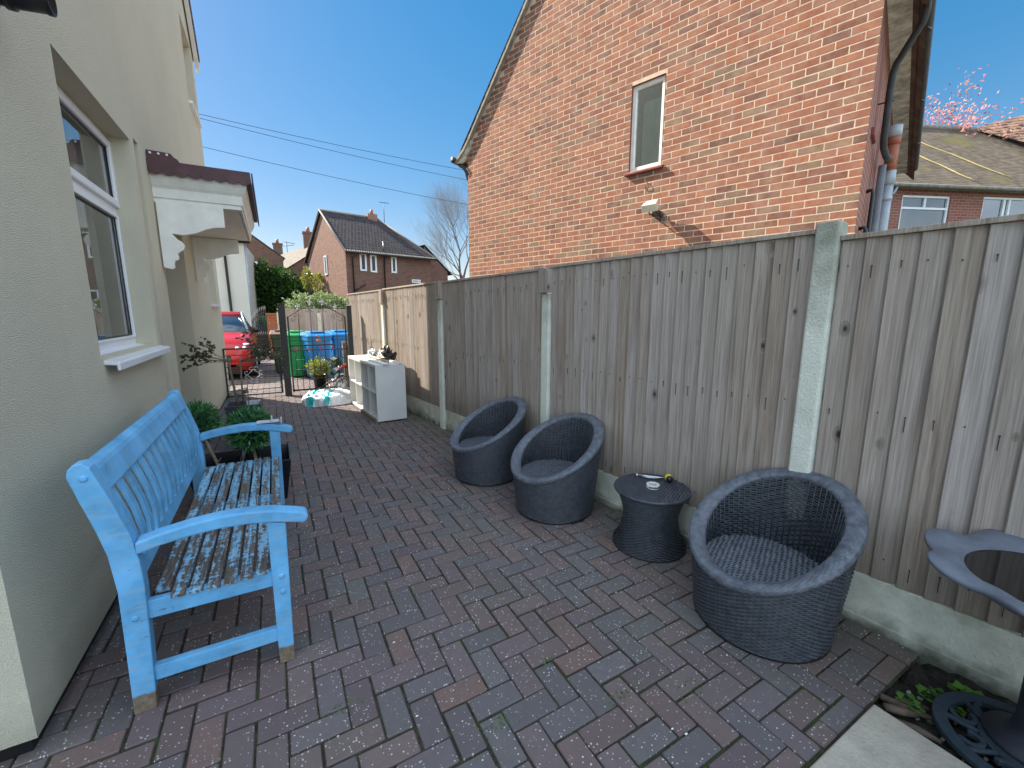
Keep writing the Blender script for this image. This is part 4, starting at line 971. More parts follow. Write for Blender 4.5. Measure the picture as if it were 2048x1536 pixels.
def make_chair(label):
    t = thing('wicker_tub_chair', label, 'chair', (0, 0, 0), 'dark wicker tub chairs along the fence', local=True)
    mb = MB(); weave_wall(mb, lambda z: rb + kk * z, lambda th: .012, lambda th: rimz(th) - .004, .0098, 88, 1, gap=.0)
    mb.build('outer_shell', M['wicker'], t)
    mb = MB(); weave_wall(mb, lambda z: rb + kk * z - .062, lambda th: .27, lambda th: rimz(th) - .02, .0125, 62, -1, .0026, .24)
    # slanting stakes of the open lattice near the top of the back
    for k in range(62):
        th = 2 * pi * k / 62; z1 = rimz(th) - .015
        pts = [((rb + kk * z - .065) * cos(th), (rb + kk * z - .065) * sin(th), z) for z in (.27, (z1 + .27) / 2, z1)]; mb.tube(pts, .0026, 4)
    mb.build('inner_shell', M['wicker'], t)
    mb = MB(); N = 72; vs = []
    for k in range(N):
        th = 2 * pi * k / N; zt = rimz(th) - .065
        for z in (.02, max(zt, .05)): vs.append(((rb + kk * z - .022) * cos(th), (rb + kk * z - .022) * sin(th), z))
    mb.add(vs, [(2 * k, 2 * ((k + 1) % N), 2 * ((k + 1) % N) + 1, 2 * k + 1) for k in range(N)], None, True); mb.build('lining', M['wicker_in'], t)
    # rim: a broad woven band round the opening, tilted with it
    mb = MB(); N = 420; prof = [(.006, -.026), (.010, -.016), (.0095, -.006), (.004, .004), (-.006, .008), (-.014, .0095), (-.022, .010), (-.032, .0085), (-.043, .005), (-.054, .0), (-.064, -.007), (-.069, -.017), (-.067, -.030)]
    secs = []
    for k in range(N):
        th = 2 * pi * k / N; z = rimz(th); r0 = rb + kk * z; sec = []
        for i, (dr, dz2) in enumerate(prof):
            wv = .0006 * (1 if (k // 3 + (i // 1)) % 2 == 0 else -1)
            sec.append(((r0 + dr + (wv if i < 3 or i > 9 else 0)) * cos(th), (r0 + dr + (wv if i < 3 or i > 9 else 0)) * sin(th), z + dz2 + (wv if 2 < i < 10 else 0)))
        secs.append(sec)
    n_ = len(prof); vs = [p for s_ in secs for p in s_]
    for k in range(N):
        a = k * n_; b = ((k + 1) % N) * n_; st = (k // 3) % 2
        mb.add([vs[a + i] for i in range(n_)] + [vs[b + i] for i in range(n_)], [(i, i + 1, n_ + i + 1, n_ + i) for i in range(n_ - 1)], None, False)
    mb.build('rim', M['wicker_rim'], t)
    # seat disc woven as a grid
    mb = MB(); rs = rb + kk * .29 - .062; st = .0125; n2 = int(rs / st)
    for i in range(-n2, n2 + 1):
        y = i * st; L = sqrt(max(0, rs * rs - y * y)); m_ = int(2 * L / .011)
        for k in range(m_):
            x0 = -L + k * .011; q0 = .0016 * (1 if (int((x0 + 9) / .022) + i) % 2 == 0 else -1); q1 = .0016 * (1 if (int((x0 + .011 + 9) / .022) + i) % 2 == 0 else -1)
            mb.add([(x0, y - .0052, .285 + q0), (x0 + .011, y - .0052, .285 + q1), (x0 + .011, y, .2875 + q1), (x0, y, .2875 + q0), (x0 + .011, y + .0052, .285 + q1), (x0, y + .0052, .285 + q0)], [(0, 1, 2, 3), (3, 2, 4, 5)], None, True)
    s_ = mb.build('seat', M['wicker_rim'], t)
    mb = MB(); mb.lathe([(rs, .27), (rs, .281)], n=48); mb.build('seat_base', M['wicker_in'], s_)
    mb = MB(); mb.lathe([(rb + .001, .0), (rb + .003, .006), (rb + .001, .014), (rb - .03, .014), (rb - .03, .0)], n=64); mb.build('base_ring', M['black'], t)
    return t
C1 = make_chair('largest dark wicker tub chair, nearest the camera beside the concrete post')
spots = [(1.962, 1.02, 3.05 - pi, None), (1.772, 2.491, 3.28 - pi, 'middle dark wicker tub chair beside the hourglass side table'), (1.615, 3.343, 3.196 - pi, 'smallest-looking dark wicker tub chair, farthest of the three towards the white shelf')]
for i, (x, y, a, lb) in enumerate(spots):
    c = C1 if i == 0 else copy_tree(C1)
    c.location = (x, y, .004); c.rotation_euler = (0, 0, a)
    if lb: c['label'] = lb

# ================================================================== HOURGLASS TABLE
TB = thing('wicker_side_table', 'low hourglass dark wicker side table between the tub chairs', 'table', (2.006, 1.761, .004), local=True)
def trad(z):
    u = z / .37; return .168 + .060 * (abs(2 * u - 1.02)) ** 1.9 + (.0 if u > .5 else .0)
mb = MB(); weave_wall(mb, trad, lambda th: .006, lambda th: .365, .0085, 60, 1, .0024); mb.build('body', M['wicker'], TB)
mb = MB(); mb.lathe([(trad(z) - .004, z) for z in [.01 * i for i in range(37)]], n=40, cap=False); mb.build('lining', M['wicker_in'], TB)
mb = MB(); rs = .228; st = .0095; n2 = int(rs / st)
for i in range(-n2, n2 + 1):
    y = i * st; L = sqrt(max(0, rs * rs - y * y)); m_ = int(2 * L / .010)
    for k in range(m_):
        x0 = -L + k * .010; q0 = .0015 * (1 if (int((x0 + 9) / .02) + i) % 2 == 0 else -1); q1 = .0015 * (1 if (int((x0 + .010 + 9) / .02) + i) % 2 == 0 else -1)
        mb.add([(x0, y - .0042, .383 + q0), (x0 + .010, y - .0042, .383 + q1), (x0 + .010, y, .3848 + q1), (x0, y, .3848 + q0), (x0 + .010, y + .0042, .383 + q1), (x0, y + .0042, .383 + q0)], [(0, 1, 2, 3), (3, 2, 4, 5)], None, True)
mb.build('tabletop', M['wicker'], TB)
mb = MB(); mb.lathe([(trad(.355), .355), (.228, .362), (.234, .372), (.230, .3815), (.0005, .3815)], n=56); mb.build('edge', M['wicker'], TB)
# tape
def ringlathe(prof, c, n=40):
    mb = MB(); secs = [[(c[0] + r * cos(2 * pi * k / n), c[1] + r * sin(2 * pi * k / n), c[2] + z) for k in range(n)] for r, z in prof]; mb.strip(secs, True, False, None, True); return mb
TP = thing('tape_roll', 'roll of white tape with dark print on the side table', 'tape', (1.995, 1.742, .391))
ringlathe([(.026, 0), (.040, 0), (.040, .024), (.026, .024)], (1.995, 1.742, .391)).build('roll', M['tape'], TP, bevel=.001)
mb = MB()
for k in range(11):
    th = pi + .2 + k * .19; h = rnd(.006, .013)
    for q in range(2):
        t2 = th + q * .05; mb.box((-.0006, -.0022, 0), (.0008, .0022, h), None, Matrix.Translation((1.995 + .0403 * cos(t2), 1.742 + .0403 * sin(t2), .391 + .005 + rnd(0, .004))) @ Matrix.Rotation(t2, 4, 'Z'))
mb.build('print', M['dkspeck'], TP)
TL = thing('hand_tool', 'steel tool with a round yellow and black knob lying on the side table', 'tool', (2.12, 1.83, .39))
mb = MB(); mb.tube([(2.055, 1.925, .398), (2.085, 1.885, .399), (2.12, 1.835, .402), (2.15, 1.79, .408)], [.010, .0075, .0065, .0065], 10); mb.tube([(2.05, 1.905, .396), (2.13, 1.81, .397)], .006, 8); mb.tube([(2.044, 1.94, .398), (2.058, 1.921, .398)], .013, 10); mb.build('shaft', M['steel'], TL)
mb = MB(); mb.ball((2.168, 1.768, .412), .026, 12); kb = mb.build('knob', M['yellow'], TL)
mb = MB(); mb.ball((2.158, 1.752, .410), .0225, 12); mb.ball((2.1495, 1.739, .4095), .004, 6); mb.build('cap', M['black'], kb)

# ================================================================== PLANTERS by the bench
def leafball(mb, c, R_, n, ln=.05, w=.012, dist=None, shell=.55, colf=None):
    for k in range(n):
        v = Vector((random.gauss(0, 1), random.gauss(0, 1), random.gauss(0, 1))).normalized(); rr = R_ * rnd(shell, 1) 
        p = Vector(c) + v * rr; d = (v + Vector((rnd(-.6, .6), rnd(-.6, .6), rnd(-.3, .6)))).normalized(); s_ = d.orthogonal().normalized(); s_.rotate(Matrix.Rotation(rnd(0, 6.28), 3, d)); L = ln * rnd(.6, 1.2); W = w * rnd(.7, 1.2)
        cc = colf() if colf else (rnd(0, 1), 0, 0)
        mb.add([p, p + d * L * .5 + s_ * W, p + d * L, p + d * L * .5 - s_ * W], [(0, 1, 2, 3)], cc)
def open_box(mb, x0, x1, y0, y1, z0, z1, tap, t=.012):
    o0 = [(x0 + tap, y0 + tap, z0), (x1 - tap, y0 + tap, z0), (x1 - tap, y1 - tap, z0), (x0 + tap, y1 - tap, z0)]
    o1 = [(x0, y0, z1), (x1, y0, z1), (x1, y1, z1), (x0, y1, z1)]
    i1 = [(x0 + t, y0 + t, z1), (x1 - t, y0 + t, z1), (x1 - t, y1 - t, z1), (x0 + t, y1 - t, z1)]
    i0 = [(x0 + tap + t, y0 + tap + t, z0 + .02), (x1 - tap - t, y0 + tap + t, z0 + .02), (x1 - tap - t, y1 - tap - t, z0 + .02), (x0 + tap + t, y1 - tap - t, z0 + .02)]
    mb.strip([o0, o1, i1, i0], False, True, None, False)
for i, (x0, x1, lb) in enumerate(((-.63, -.305, 'glossy black square planter holding the topiary ball nearest the cream wall'), (-.295, .035, 'glossy black square planter holding the topiary ball nearer the path'))):
    y0, y1 = 3.62, 4.11
    mb = MB(); open_box(mb, x0, x1, y0, y1, .0, .335, .05, .010); o = mb.build('planter', M['trough'], bevel=.003); tag(o, lb, 'planter', 'black planters behind the bench')
for i, (bc, st0, st1, lb) in enumerate((((-.63, 4.22, .575), (-.44, 3.86, .12), (-.55, 4.10, .42), 'artificial topiary ball on a stick nearest the cream wall'), ((-.245, 3.98, .535), (-.20, 3.86, .06), (-.235, 3.96, .42), 'artificial topiary ball on a stick nearer the path'))):
    t = thing('topiary_ball', lb, 'topiary', (bc[0], bc[1], .1), 'topiary balls')
    mb = MB()
    def cf():
        return (rnd(0, .75) if random.random() < .86 else rnd(.88, 1), 0, 0)
    leafball(mb, bc, .165, 2600, .05, .0062, shell=.5, colf=cf); mb.ball(bc, .10, 8, (.02, 0, 0)); mb.build('foliage', M['leaf_ball'], t)
    mb = MB(); mid = [(st0[k] + st1[k]) / 2 + rnd(-.015, .015) for k in range(3)]; mb.tube([st0, mid, st1, bc], [.017, .013, .012, .010], 8); mb.tube([(mid[0], mid[1], mid[2]), (mid[0] + .03, mid[1] - .01, mid[2] + .05)], [.008, .003], 6); mb.build('stem', M['stick'], t)
# tall slatted planter with a standard rose
mb = MB(); x0, x1, y0, y1, zt = -.52, -.19, 5.22, 5.54, .50
open_box(mb, x0, x1, y0, y1, 0, zt, .07, .02)
RP = thing('tall_planter', 'tall tapered dark grey planter with ribbed sides beside the cream wall', 'planter', (-.35, 5.4, 0))
mb.build('body', M['slatplanter'], RP, bevel=.004)
mb = MB()
for k in range(9):
    z = .06 + k * .045; t = (.07 * (1 - z / zt)); z2 = z + .028; t2 = .07 * (1 - z2 / zt)
    e = .006; mb.strip([[(x0 + t - e, y0 + t - e, z), (x1 - t + e, y0 + t - e, z), (x1 - t + e, y1 - t + e, z), (x0 + t - e, y1 - t + e, z)], [(x0 + t2 - e, y0 + t2 - e, z2), (x1 - t2 + e, y0 + t2 - e, z2), (x1 - t2 + e, y1 - t2 + e, z2), (x0 + t2 - e, y1 - t2 + e, z2)]], False, True, None, False)
mb.build('ribs', M['slatplanter'], RP, bevel=.003)
mb = MB(); mb.quad((x0 + .03, y0 + .03, .45), (x1 - .03, y0 + .03, .45), (x1 - .03, y1 - .03, .45), (x0 + .03, y1 - .03, .45)); mb.build('compost', M['soil'], RP)
mb = MB()
for k in range(4): mb.box((-.02, -.002, 0), (.02, .002, .07), None, Matrix.Translation((-.31 + .033 * k, 5.40 + .01 * (k % 2), .45)) @ Matrix.Rotation(.3 * k, 4, 'Z'))
o = mb.build('plant_label', M['skypaper']); tag(o, 'pale plastic plant labels standing at the back of the tall planter', 'plant label', kind='stuff')
RS = thing('rose_bush', 'sparse standard rose with dark leaves growing in the tall planter', 'plant', (-.38, 5.38, .45))
mb = MB(); lf = MB()
def rose_leaf(p, n=3):
    for q in range(n):
        d = Vector((rnd(-1, 1), rnd(-1, 1), rnd(-.4, .7))).normalized(); s_ = d.orthogonal().normalized(); L = rnd(.03, .05)
        u = d.cross(s_); c = (rnd(0, 1), 0, 0); w = L * .36
        lf.add([p, p + d * L * .35 + s_ * w, p + d * L * .8 + s_ * w * .6, p + d * L, p + d * L * .8 - s_ * w * .6, p + d * L * .35 - s_ * w], [(0, 1, 2, 3, 4, 5)], c)
def twig(p, d, L, r, depth):
    pts = [p]; 
    for k in range(4):
        d = (d + Vector((rnd(-.25, .25), rnd(-.25, .25), rnd(-.1, .16)))).normalized(); p = p + d * L / 4; pts.append(p)
        if depth < 2: rose_leaf(p, 1)
        if depth > 0 and k > 0 and random.random() < .75: twig(p, (d + Vector((rnd(-1, 1), rnd(-1, 1), rnd(-.3, .5)))).normalized(), L * .6, r * .6, depth - 1)
    mb.tube(pts, [r * (1 - .6 * k / 4) for k in range(5)], 5)
mb.tube([(-.40, 5.36, .45), (-.43, 5.37, .7), (-.45, 5.38, .95), (-.44, 5.37, 1.0)], [.014, .012, .012, .011], 8); mb.tube([(-.36, 5.40, .45), (-.355, 5.39, .75), (-.34, 5.38, 1.0)], [.010, .009, .008], 8); mb.tube([(-.31, 5.36, .45), (-.30, 5.36, .8)], .004, 5)
for k in range(5): twig(Vector((-.44, 5.37, .97)), Vector((-.6 + rnd(-.5, .5), rnd(-.7, .7), rnd(.0, .5))).normalized(), .25, .006, 2)
for k in range(6): twig(Vector((-.34, 5.38, .96)), Vector((.55 + rnd(-.5, .5), rnd(-.7, .7), rnd(.0, .5))).normalized(), .25, .006, 2)
mb.build('stem', M['twig'], RS); lf.build('foliage', M['leaf_rose'], RS)

# ================================================================== WHITE CUBE SHELF
S0 = Vector((1.127, 5.705, 0)); SU = Vector((-.074, .997, 0)).normalized(); SV = Vector((.997, .074, 0)).normalized()
SH = thing('cube_shelf', 'white cube shelving unit standing on its side against the fence', 'shelf', S0)
SL, SW, SHH = 1.56, .405, .775; z0s = .018
def FH(a, d, z): p = S0 + SU * a + SV * d; return (p.x, p.y, z + z0s)
def hbox(mb, a0, a1, d0, d1, z0, z1): mb.prism([(a0, d0), (a1, d0), (a1, d1), (a0, d1)], FH, z0, z1)
mb = MB(); hbox(mb, 0, .038, 0, SW, 0, SHH); mb.build('end_panel', M['white_lam'], SH, bevel=.002)
mb = MB(); hbox(mb, SL - .038, SL, 0, SW, 0, SHH); mb.build('end_panel', M['white_lam'], SH, bevel=.002)
mb = MB(); hbox(mb, .038, SL - .038, 0, SW, .0, .038); mb.build('bottom_panel', M['white_lam'], SH, bevel=.002)
mb = MB(); hbox(mb, .039, SL - .039, 0.002, SW, SHH - .038, SHH - .002); mb.build('top_panel', M['white_lam'], SH, bevel=.002)
mb = MB(); hbox(mb, .038, SL - .038, .004, SW - .004, SHH / 2 - .008, SHH / 2 + .008); mb.build('middle_shelf', M['white_lam'], SH)
cw = (SL - .076) / 4
for k in range(1, 4):
    mb = MB(); a = .038 + cw * k; hbox(mb, a - .008, a + .008, .005, SW - .005, .038, SHH / 2 - .008); hbox(mb, a - .008, a + .008, .005, SW - .005, SHH / 2 + .008, SHH - .038); mb.build('divider', M['white_lam'], SH)
mb = MB(); hbox(mb, .04, SL - .05, SW - .004, SW - .001, .01, SHH - .01); mb.build('back_panel', M['white_lam'], SH)
mb = MB(); hbox(mb, -.0, .8, -.028, -.004, -.0175, .03); o = mb.build('timber_offcut', M['stick']); tag(o, 'thin timber strip lying along the foot of the white shelf', 'timber strip')
zT = z0s + SHH
for k, (a0, d0, a1, d1, lb) in enumerate(((-.03, .13, 1.0, .10, 'white plastic trim strip nearest the open side on top of the shelf'), (-.03, .17, 1.2, .15, 'second white plastic trim strip on top of the shelf'), (-.02, .34, 1.35, .32, 'white plastic trim strip nearest the fence on top of the shelf'))):
    p0 = FH(a0, d0, SHH); p1 = FH(a1, d1, SHH); ang = atan2(p1[1] - p0[1], p1[0] - p0[0]); L = math.dist(p0, p1)
    mb = MB(); mb.prism([(-.022, .001), (.022, .001), (.022, .012), (.012, .016), (-.012, .016), (-.022, .012)], lambda b, z, a: (p0[0] + cos(ang) * a - sin(ang) * b, p0[1] + sin(ang) * a + cos(ang) * b, zT + z), 0, L)
    o = mb.build('trim_strip', M['upvc'], bevel=.001); tag(o, lb, 'trim strip', 'trim strips on the shelf')
mb = MB(); mb.tube([FH(.14, .22, SHH + .021), FH(1.05, .20, SHH + .03)], [.017, .016], 10); o = mb.build('timber_pole', M['wood_pole']); tag(o, 'round pale timber pole lying along the top of the shelf', 'pole')
def lump(name, c, sx, sy, sz, mat, label, cat, seed=1, amp=.25):
    rs = random.Random(seed); mb = MB(); n = 22; m_ = 28; ph = [(rs.uniform(0, 6), rs.uniform(2, 7), rs.uniform(2, 7), rs.uniform(-3, 3)) for _ in range(7)]; secs = []
    for i in range(n + 1):
        u = pi / 2 * (1 - i / n); sec = []
        for k in range(m_):
            t = 2 * pi * k / m_; f = 1 + amp * sum(sin(a + b * t + c_ * u * 2 + d * cos(t)) for a, b, c_, d in ph) / 5
            sec.append((c[0] + sx * cos(t) * sin(pi / 2 - u + .0001 if False else (pi / 2) * (i / n) + .001) * f, c[1] + sy * sin(t) * sin((pi / 2) * (i / n) + .001) * f, c[2] + max(0, sz * cos((pi / 2) * (i / n)) * (f ** 1.6))))
        secs.append(sec)
    mb.strip(secs[::-1], False, True, None, True); o = mb.build(name, mat)
    if label: tag(o, label, cat)
    return o
p = FH(.62, .34, SHH); lump('bin_bag', (p[0] + .0, p[1], zT), .12, .2, .13, simple('black_plastic_bag', (.02, .018, .018), .4, .5, 20, .8, .02, 12), 'crumpled black plastic bag on top of the white shelf', 'bag', 3, .5)
p = FH(1.05, .27, SHH); lump('clear_bag', (p[0], p[1], zT), .1, .14, .09, M['clearbag'], 'scrunched clear plastic bag beside the pole on top of the shelf', 'bag', 5, .5)
p = FH(.88, .40, SHH); mb = MB(); mb.box((p[0] - .03, p[1] - .05, zT + .0), (p[0] + .03, p[1] + .05, zT + .16)); mb.box((p[0] - .012, p[1] - .03, zT + .16), (p[0] + .012, p[1] + .03, zT + .19)); o = mb.build('yellow_container', M['yellow'], bevel=.006); tag(o, 'small yellow container behind the black bag on the shelf', 'container')
for k in range(3):
    p0 = FH(1.0 + .02 * k, .26, SHH + .03); p1 = FH(1.62 + .05 * k, .36 + .02 * k, SHH + .62 - .05 * k); mb = MB(); mb.tube([p0, [(p0[i] + p1[i]) / 2 + (.015 if i == 2 else 0) for i in range(3)], p1], [.006, .005, .003], 6)
    o = mb.build('thin_rod', M['stick']); tag(o, 'thin brown rod propped up from the shelf top against the fence', 'rod', 'rods leaning from the shelf')

# plastic sack on the ground
BG = thing('plastic_sack', 'crumpled white and teal plastic sack lying on the paving in front of the shelf', 'sack', (.75, 7.75, 0))
def sack(c, sx, sy, sz, seed):
    rs = random.Random(seed); mb = MB(); n, m_ = 34, 60; vs = []
    ph = [(rs.uniform(0, 6), rs.uniform(-9, 9), rs.uniform(-9, 9)) for _ in range(16)]
    def fold(x, y):
        s = 0
        for a, b, c_ in ph: s += abs(sin(a + b * x * 2.1 + c_ * y * 2.1)) - .6
        return s / 8
    for j in range(n + 1):
        for i in range(m_ + 1):
            x = -1 + 2 * i / m_; y = -1 + 2 * j / n
            ex, ey = x * sqrt(1 - y * y / 2.6), y * sqrt(1 - x * x / 2.6); q = max(0, 1 - (abs(x) ** 4 + abs(y) ** 4)) ** .5
            f = fold(ex, ey); z = sz * (q * (.75 + .5 * f) + .08 * q)
            vs.append((c[0] + sx * ex * (1 + .06 * f) , c[1] + sy * ey * (1 + .06 * f), c[2] + max(.002, z)))
    mb.add(vs, [(j * (m_ + 1) + i, j * (m_ + 1) + i + 1, (j + 1) * (m_ + 1) + i + 1, (j + 1) * (m_ + 1) + i) for j in range(n) for i in range(m_)], None, True); return mb
def sack_mat():
    m = Mat('printed_sack', .35, .5); co = m.coord('Object', (1, 1, 1)); s = m.n('ShaderNodeSeparateXYZ'); m.L.new(co, s.inputs[0])
    band = m.math('ADD', s.outputs[0], m.math('ADD', m.math('MULTIPLY', s.outputs[1], -.35), m.math('MULTIPLY', m.noise(co, 5, 3), .25)))
    c = m.ramp(m.math('ADD', band, 2.63), [(.50, (.78, .78, .78)), (.51, (.0, .40, .42)), (.66, (.0, .40, .42)), (.67, (.78, .78, .78)), (.80, (.76, .76, .78)), (.81, (.0, .42, .44)), (.90, (.0, .42, .44)), (.91, (.78, .78, .78))], 'CONSTANT')
    c = m.mix(m.ramp(m.noise(m.coord('Object', loc=(3, 1, 0)), 3, 3), [(.56, 0), (.58, .8)]), c, (.38, .40, .42))
    m.color(c); m.bump(m.noise(co, 22, 5), .6, .03); return m.m
sack((.72, 7.62, .0), .42, .42, .20, 4).build('bag', sack_mat(), BG)

# ================================================================== GATES
GY = 8.52
def iron_box(mb, x0, x1, z0, z1, y=GY, t=.012): mb.box((x0, y - t, z0), (x1, y + t, z1))
GP = thing('gate_post', 'thick black timber post in the middle of the iron gates', 'gate post', (.14, GY, 0))
mb = MB(); mb.box((.085, GY - .05, 0), (.195, GY + .05, 1.62)); mb.box((.08, GY - .055, 1.62), (.2, GY + .055, 1.635)); mb.build('post', M['iron'], GP, bevel=.006)
mb = MB(); mb.box((1.215, GY - .045, 0), (1.30, GY + .045, 1.6)); mb.box((1.208, GY - .052, 1.6), (1.307, GY + .052, 1.615)); o = mb.build('gate_post', M['iron'], bevel=.005); tag(o, 'dark gate post standing against the timber fence at the right of the gates', 'gate post')
LG = thing('low_gate', 'low black iron gate with horizontal bars and a diamond scroll beside the cream house', 'gate', (-.35, GY + .06, 0))
mb = MB(); yy = GY + .06
iron_box(mb, -.79, -.765, .05, .87, yy, .014); iron_box(mb, .03, .06, .05, .87, yy, .014); iron_box(mb, -.79, .09, .86, .885, yy, .014); iron_box(mb, -.79, .06, .05, .07, yy, .014); iron_box(mb, -.37, -.355, .885, .95, yy, .007)
mb.build('frame', M['iron'], LG)
mb = MB()
for z in (.15, .25, .36, .46, .56, .66, .76): mb.tube([(-.78, yy, z), (.05, yy, z)], .006, 6)
mb.build('bars', M['iron'], LG)
mb = MB(); cx, cz = -.37, .41
def scroll(c, r, a0, a1, plane='xz', y=yy, n=14, shrink=.45): return [(c[0] + r * (1 - shrink * k / n) * cos(a0 + (a1 - a0) * k / n), y - .018, c[1] + r * (1 - shrink * k / n) * sin(a0 + (a1 - a0) * k / n)) for k in range(n + 1)]
dd = .10
mb.tube([(cx - dd, yy - .018, cz), (cx, yy - .018, cz + dd)], .006, 6); mb.tube([(cx, yy - .018, cz + dd), (cx + dd, yy - .018, cz)], .006, 6); mb.tube([(cx + dd, yy - .018, cz), (cx, yy - .018, cz - dd)], .006, 6); mb.tube([(cx, yy - .018, cz - dd), (cx - dd, yy - .018, cz)], .006, 6)
for (sx, sz) in ((-1, 0), (1, 0), (0, -1), (0, 1)):
    for s2 in (-1, 1):
        c = (cx + sx * (dd + .01) + (0 if sx else s2 * .035), cz + sz * (dd + .01) + (0 if sz else s2 * .035)); a = rnd(0, 1)
        mb.tube(scroll(c, .034, a, a + 5.0), .005, 6)
mb.build('scrollwork', M['silver'], LG)
mb = MB()
for z in (.20, .36, .52, .68):
    for q in (.0,):
        c = (.115, yy - .09, z); mb.add([(c[0] - .05, c[1], c[2]), (c[0], c[1] - .012, c[2] + .018), (c[0] + .06, c[1], c[2] + .004), (c[0], c[1] - .012, c[2] - .018), (c[0], c[1] + .012, c[2])], [(0, 1, 4), (1, 2, 4), (2, 3, 4), (3, 0, 4), (0, 3, 1), (1, 3, 2)])
mb.build('leaf_tip', M['silver'], LG)
TG = thing('arched_gate', 'tall arched black iron gate with four silver spear tips in front of the bins', 'gate', (.7, GY, 0))
gx0, gx1 = .215, 1.19
mb = MB(); iron_box(mb, gx0, gx0 + .025, .06, 1.42, GY, .012); iron_box(mb, gx1 - .025, gx1, .06, 1.42, GY, .012); iron_box(mb, gx0, gx1, .07, .10); iron_box(mb, gx0, .98, .885, .91); iron_box(mb, gx0, gx1, .80, .82); iron_box(mb, .58, .6, .02, .3)
arch = [(gx0 + (gx1 - gx0) * k / 20, 1.40 + .21 * sin(pi * k / 20)) for k in range(21)]
mb.tube([(x, GY, z) for x, z in arch], .008, 6); mb.build('frame', M['iron'], TG)
mb = MB()
vx = [.395, .595, .80, 1.02]
def az(x): return 1.40 + .21 * sin(pi * (x - gx0) / (gx1 - gx0))
for x in vx: mb.tube([(x, GY, .09), (x, GY, az(x) + .02)], .0065, 6)
for x in (.30, .495, .70, .91, 1.10): mb.tube([(x, GY, .09), (x, GY, .80)], .006, 6)
for z in (.28, .46, .64): mb.tube([(gx0, GY, z), (gx1, GY, z)], .005, 6)
mb.build('bars', M['iron'], TG)
for x in vx:
    mb = MB(); z = az(x) + .03; mb.ball((x, GY, z), .014, 6); mb.add([(x - .03, GY, z + .045), (x, GY - .012, z + .02), (x + .03, GY, z + .045), (x, GY + .012, z + .02), (x, GY, z + .12), (x - .02, GY, z + .06), (x + .02, GY, z + .06)], [(0, 1, 4), (1, 2, 4), (2, 3, 4), (3, 0, 4), (0, 3, 1), (1, 3, 2)]); mb.ball((x - .026, GY, z + .045), .012, 5); mb.ball((x + .026, GY, z + .045), .012, 5)
    mb.build('finial', M['silver'], TG)
for x in vx + [gx0 + .05, gx1 - .05]:
    for s_ in (-1, 1):
        mb = MB()
        if gx0 + .02 < x + s_ * .045 < gx1 - .02: mb.tube([(p_[0], GY, p_[2]) for p_ in scroll((x + s_ * .045, az(x) - .075), .035, 1.5, 1.5 + s_ * 5)], .004, 5); mb.build('scroll', M['iron'], TG)
for cx_, cz_ in ((.80, .56), (.92, .56)):
    mb = MB(); mb.tube([(p_[0], GY - .01, p_[2]) for p_ in scroll((cx_, cz_), .07, 0, 6.2)], .005, 5); mb.build('scroll', M['iron'], TG)
mb = MB()
for (x, z) in ((.93, .64), (.97, .44)): mb.add([(x - .07, GY - .02, z), (x, GY - .03, z + .03), (x + .07, GY - .02, z - .005), (x, GY - .03, z - .03), (x, GY, z), (x + .02, GY - .03, z + .05), (x - .02, GY - .03, z - .05)], [(0, 1, 4), (1, 2, 4), (2, 3, 4), (3, 0, 4), (0, 3, 1), (1, 3, 2), (4, 5, 1), (4, 3, 6)])
mb.build('leaf_ornament', M['silver'], TG)
for x in (.31, .53, .73, .93):
    mb = MB(); mb.ball((x, GY - .02, .845), .017, 6, sq=(1, .5, 1.6)); mb.ball((x + .006, GY - .02, .80), .012, 5); mb.build('red_leaf', M['red'], TG)
mb = MB(); mb.ball((.70, GY - .03, .975), .034, 8, sq=(1.25, .5, .9)); mb.ball((.695, GY - .03, 1.06), .026, 8, sq=(1.1, .5, 1)); mb.build('ornament', M['orange'], TG)

# ================================================================== BINS behind the gate
def make_bin(label, x, y, rz, mb_mat, lid_mat, sc=1.0):
    t = thing('wheelie_bin', label, 'bin', (x, y, 0), 'wheelie bins behind the gate', local=True, rz=rz); t.scale = (sc, sc, sc)
    mb = MB(); b0, b1 = .19, .245; d0, d1 = .20, .27
    secs = []
    for z, w, d in ((.03, .20, .21), (.06, .205, .215), (.50, .22, .245), (.86, .235, .268), (.865, .25, .285), (.95, .252, .288)):
        c = .045; secs.append([(-w + c, -d, z), (w - c, -d, z), (w, -d + c, z), (w, d - c, z), (w - c, d, z), (-w + c, d, z), (-w, d - c, z), (-w, -d + c, z)])
    mb.strip(secs, False, True, None, False); mb.prism([(-.07, .2), (.07, .2), (.06, .78), (-.06, .78)], lambda a, z, d: (a, d, z), -.285, -.20); mb.build('body', mb_mat, t, bevel=.01)
    mb = MB()
    for z, w, y0, y1 in ((0, 0, 0, 0),): pass
    mb.prism([(-.31, .945), (-.325, .955), (-.315, .985), (-.15, 1.035), (.1, 1.06), (.28, 1.05), (.30, .99), (.30, .955)], lambda y_, z, x_: (x_, y_, z), -.262, .262)
    mb.box((-.16, -.15, 1.04), (.16, .22, 1.072)); mb.build('lid', lid_mat, t, bevel=.012)
    for s_ in (-1, 1):
        mb = MB(); secs = [[(s_ * xx, .24 + r * cos(2 * pi * k / 18), .10 + r * sin(2 * pi * k / 18)) for k in range(18)] for xx, r in ((.17, .10), (.225, .10))]; mb.strip(secs); mb.build('wheel', M['rubber'], t)
    mb = MB(); mb.tube([(-.2, .33, 1.0), (.2, .33, 1.0)], .014, 8); mb.build('handle', mb_mat, t)
    return t
make_bin('green wheelie bin beside the middle gate post', .45, 11.1, .10, M['bin_green'], M['bin_green'])
make_bin('blue wheelie bin with its lid over the green one, left of the two blue bins', .82, 10.6, .22, M['bin_blue'], M['bin_blue'])
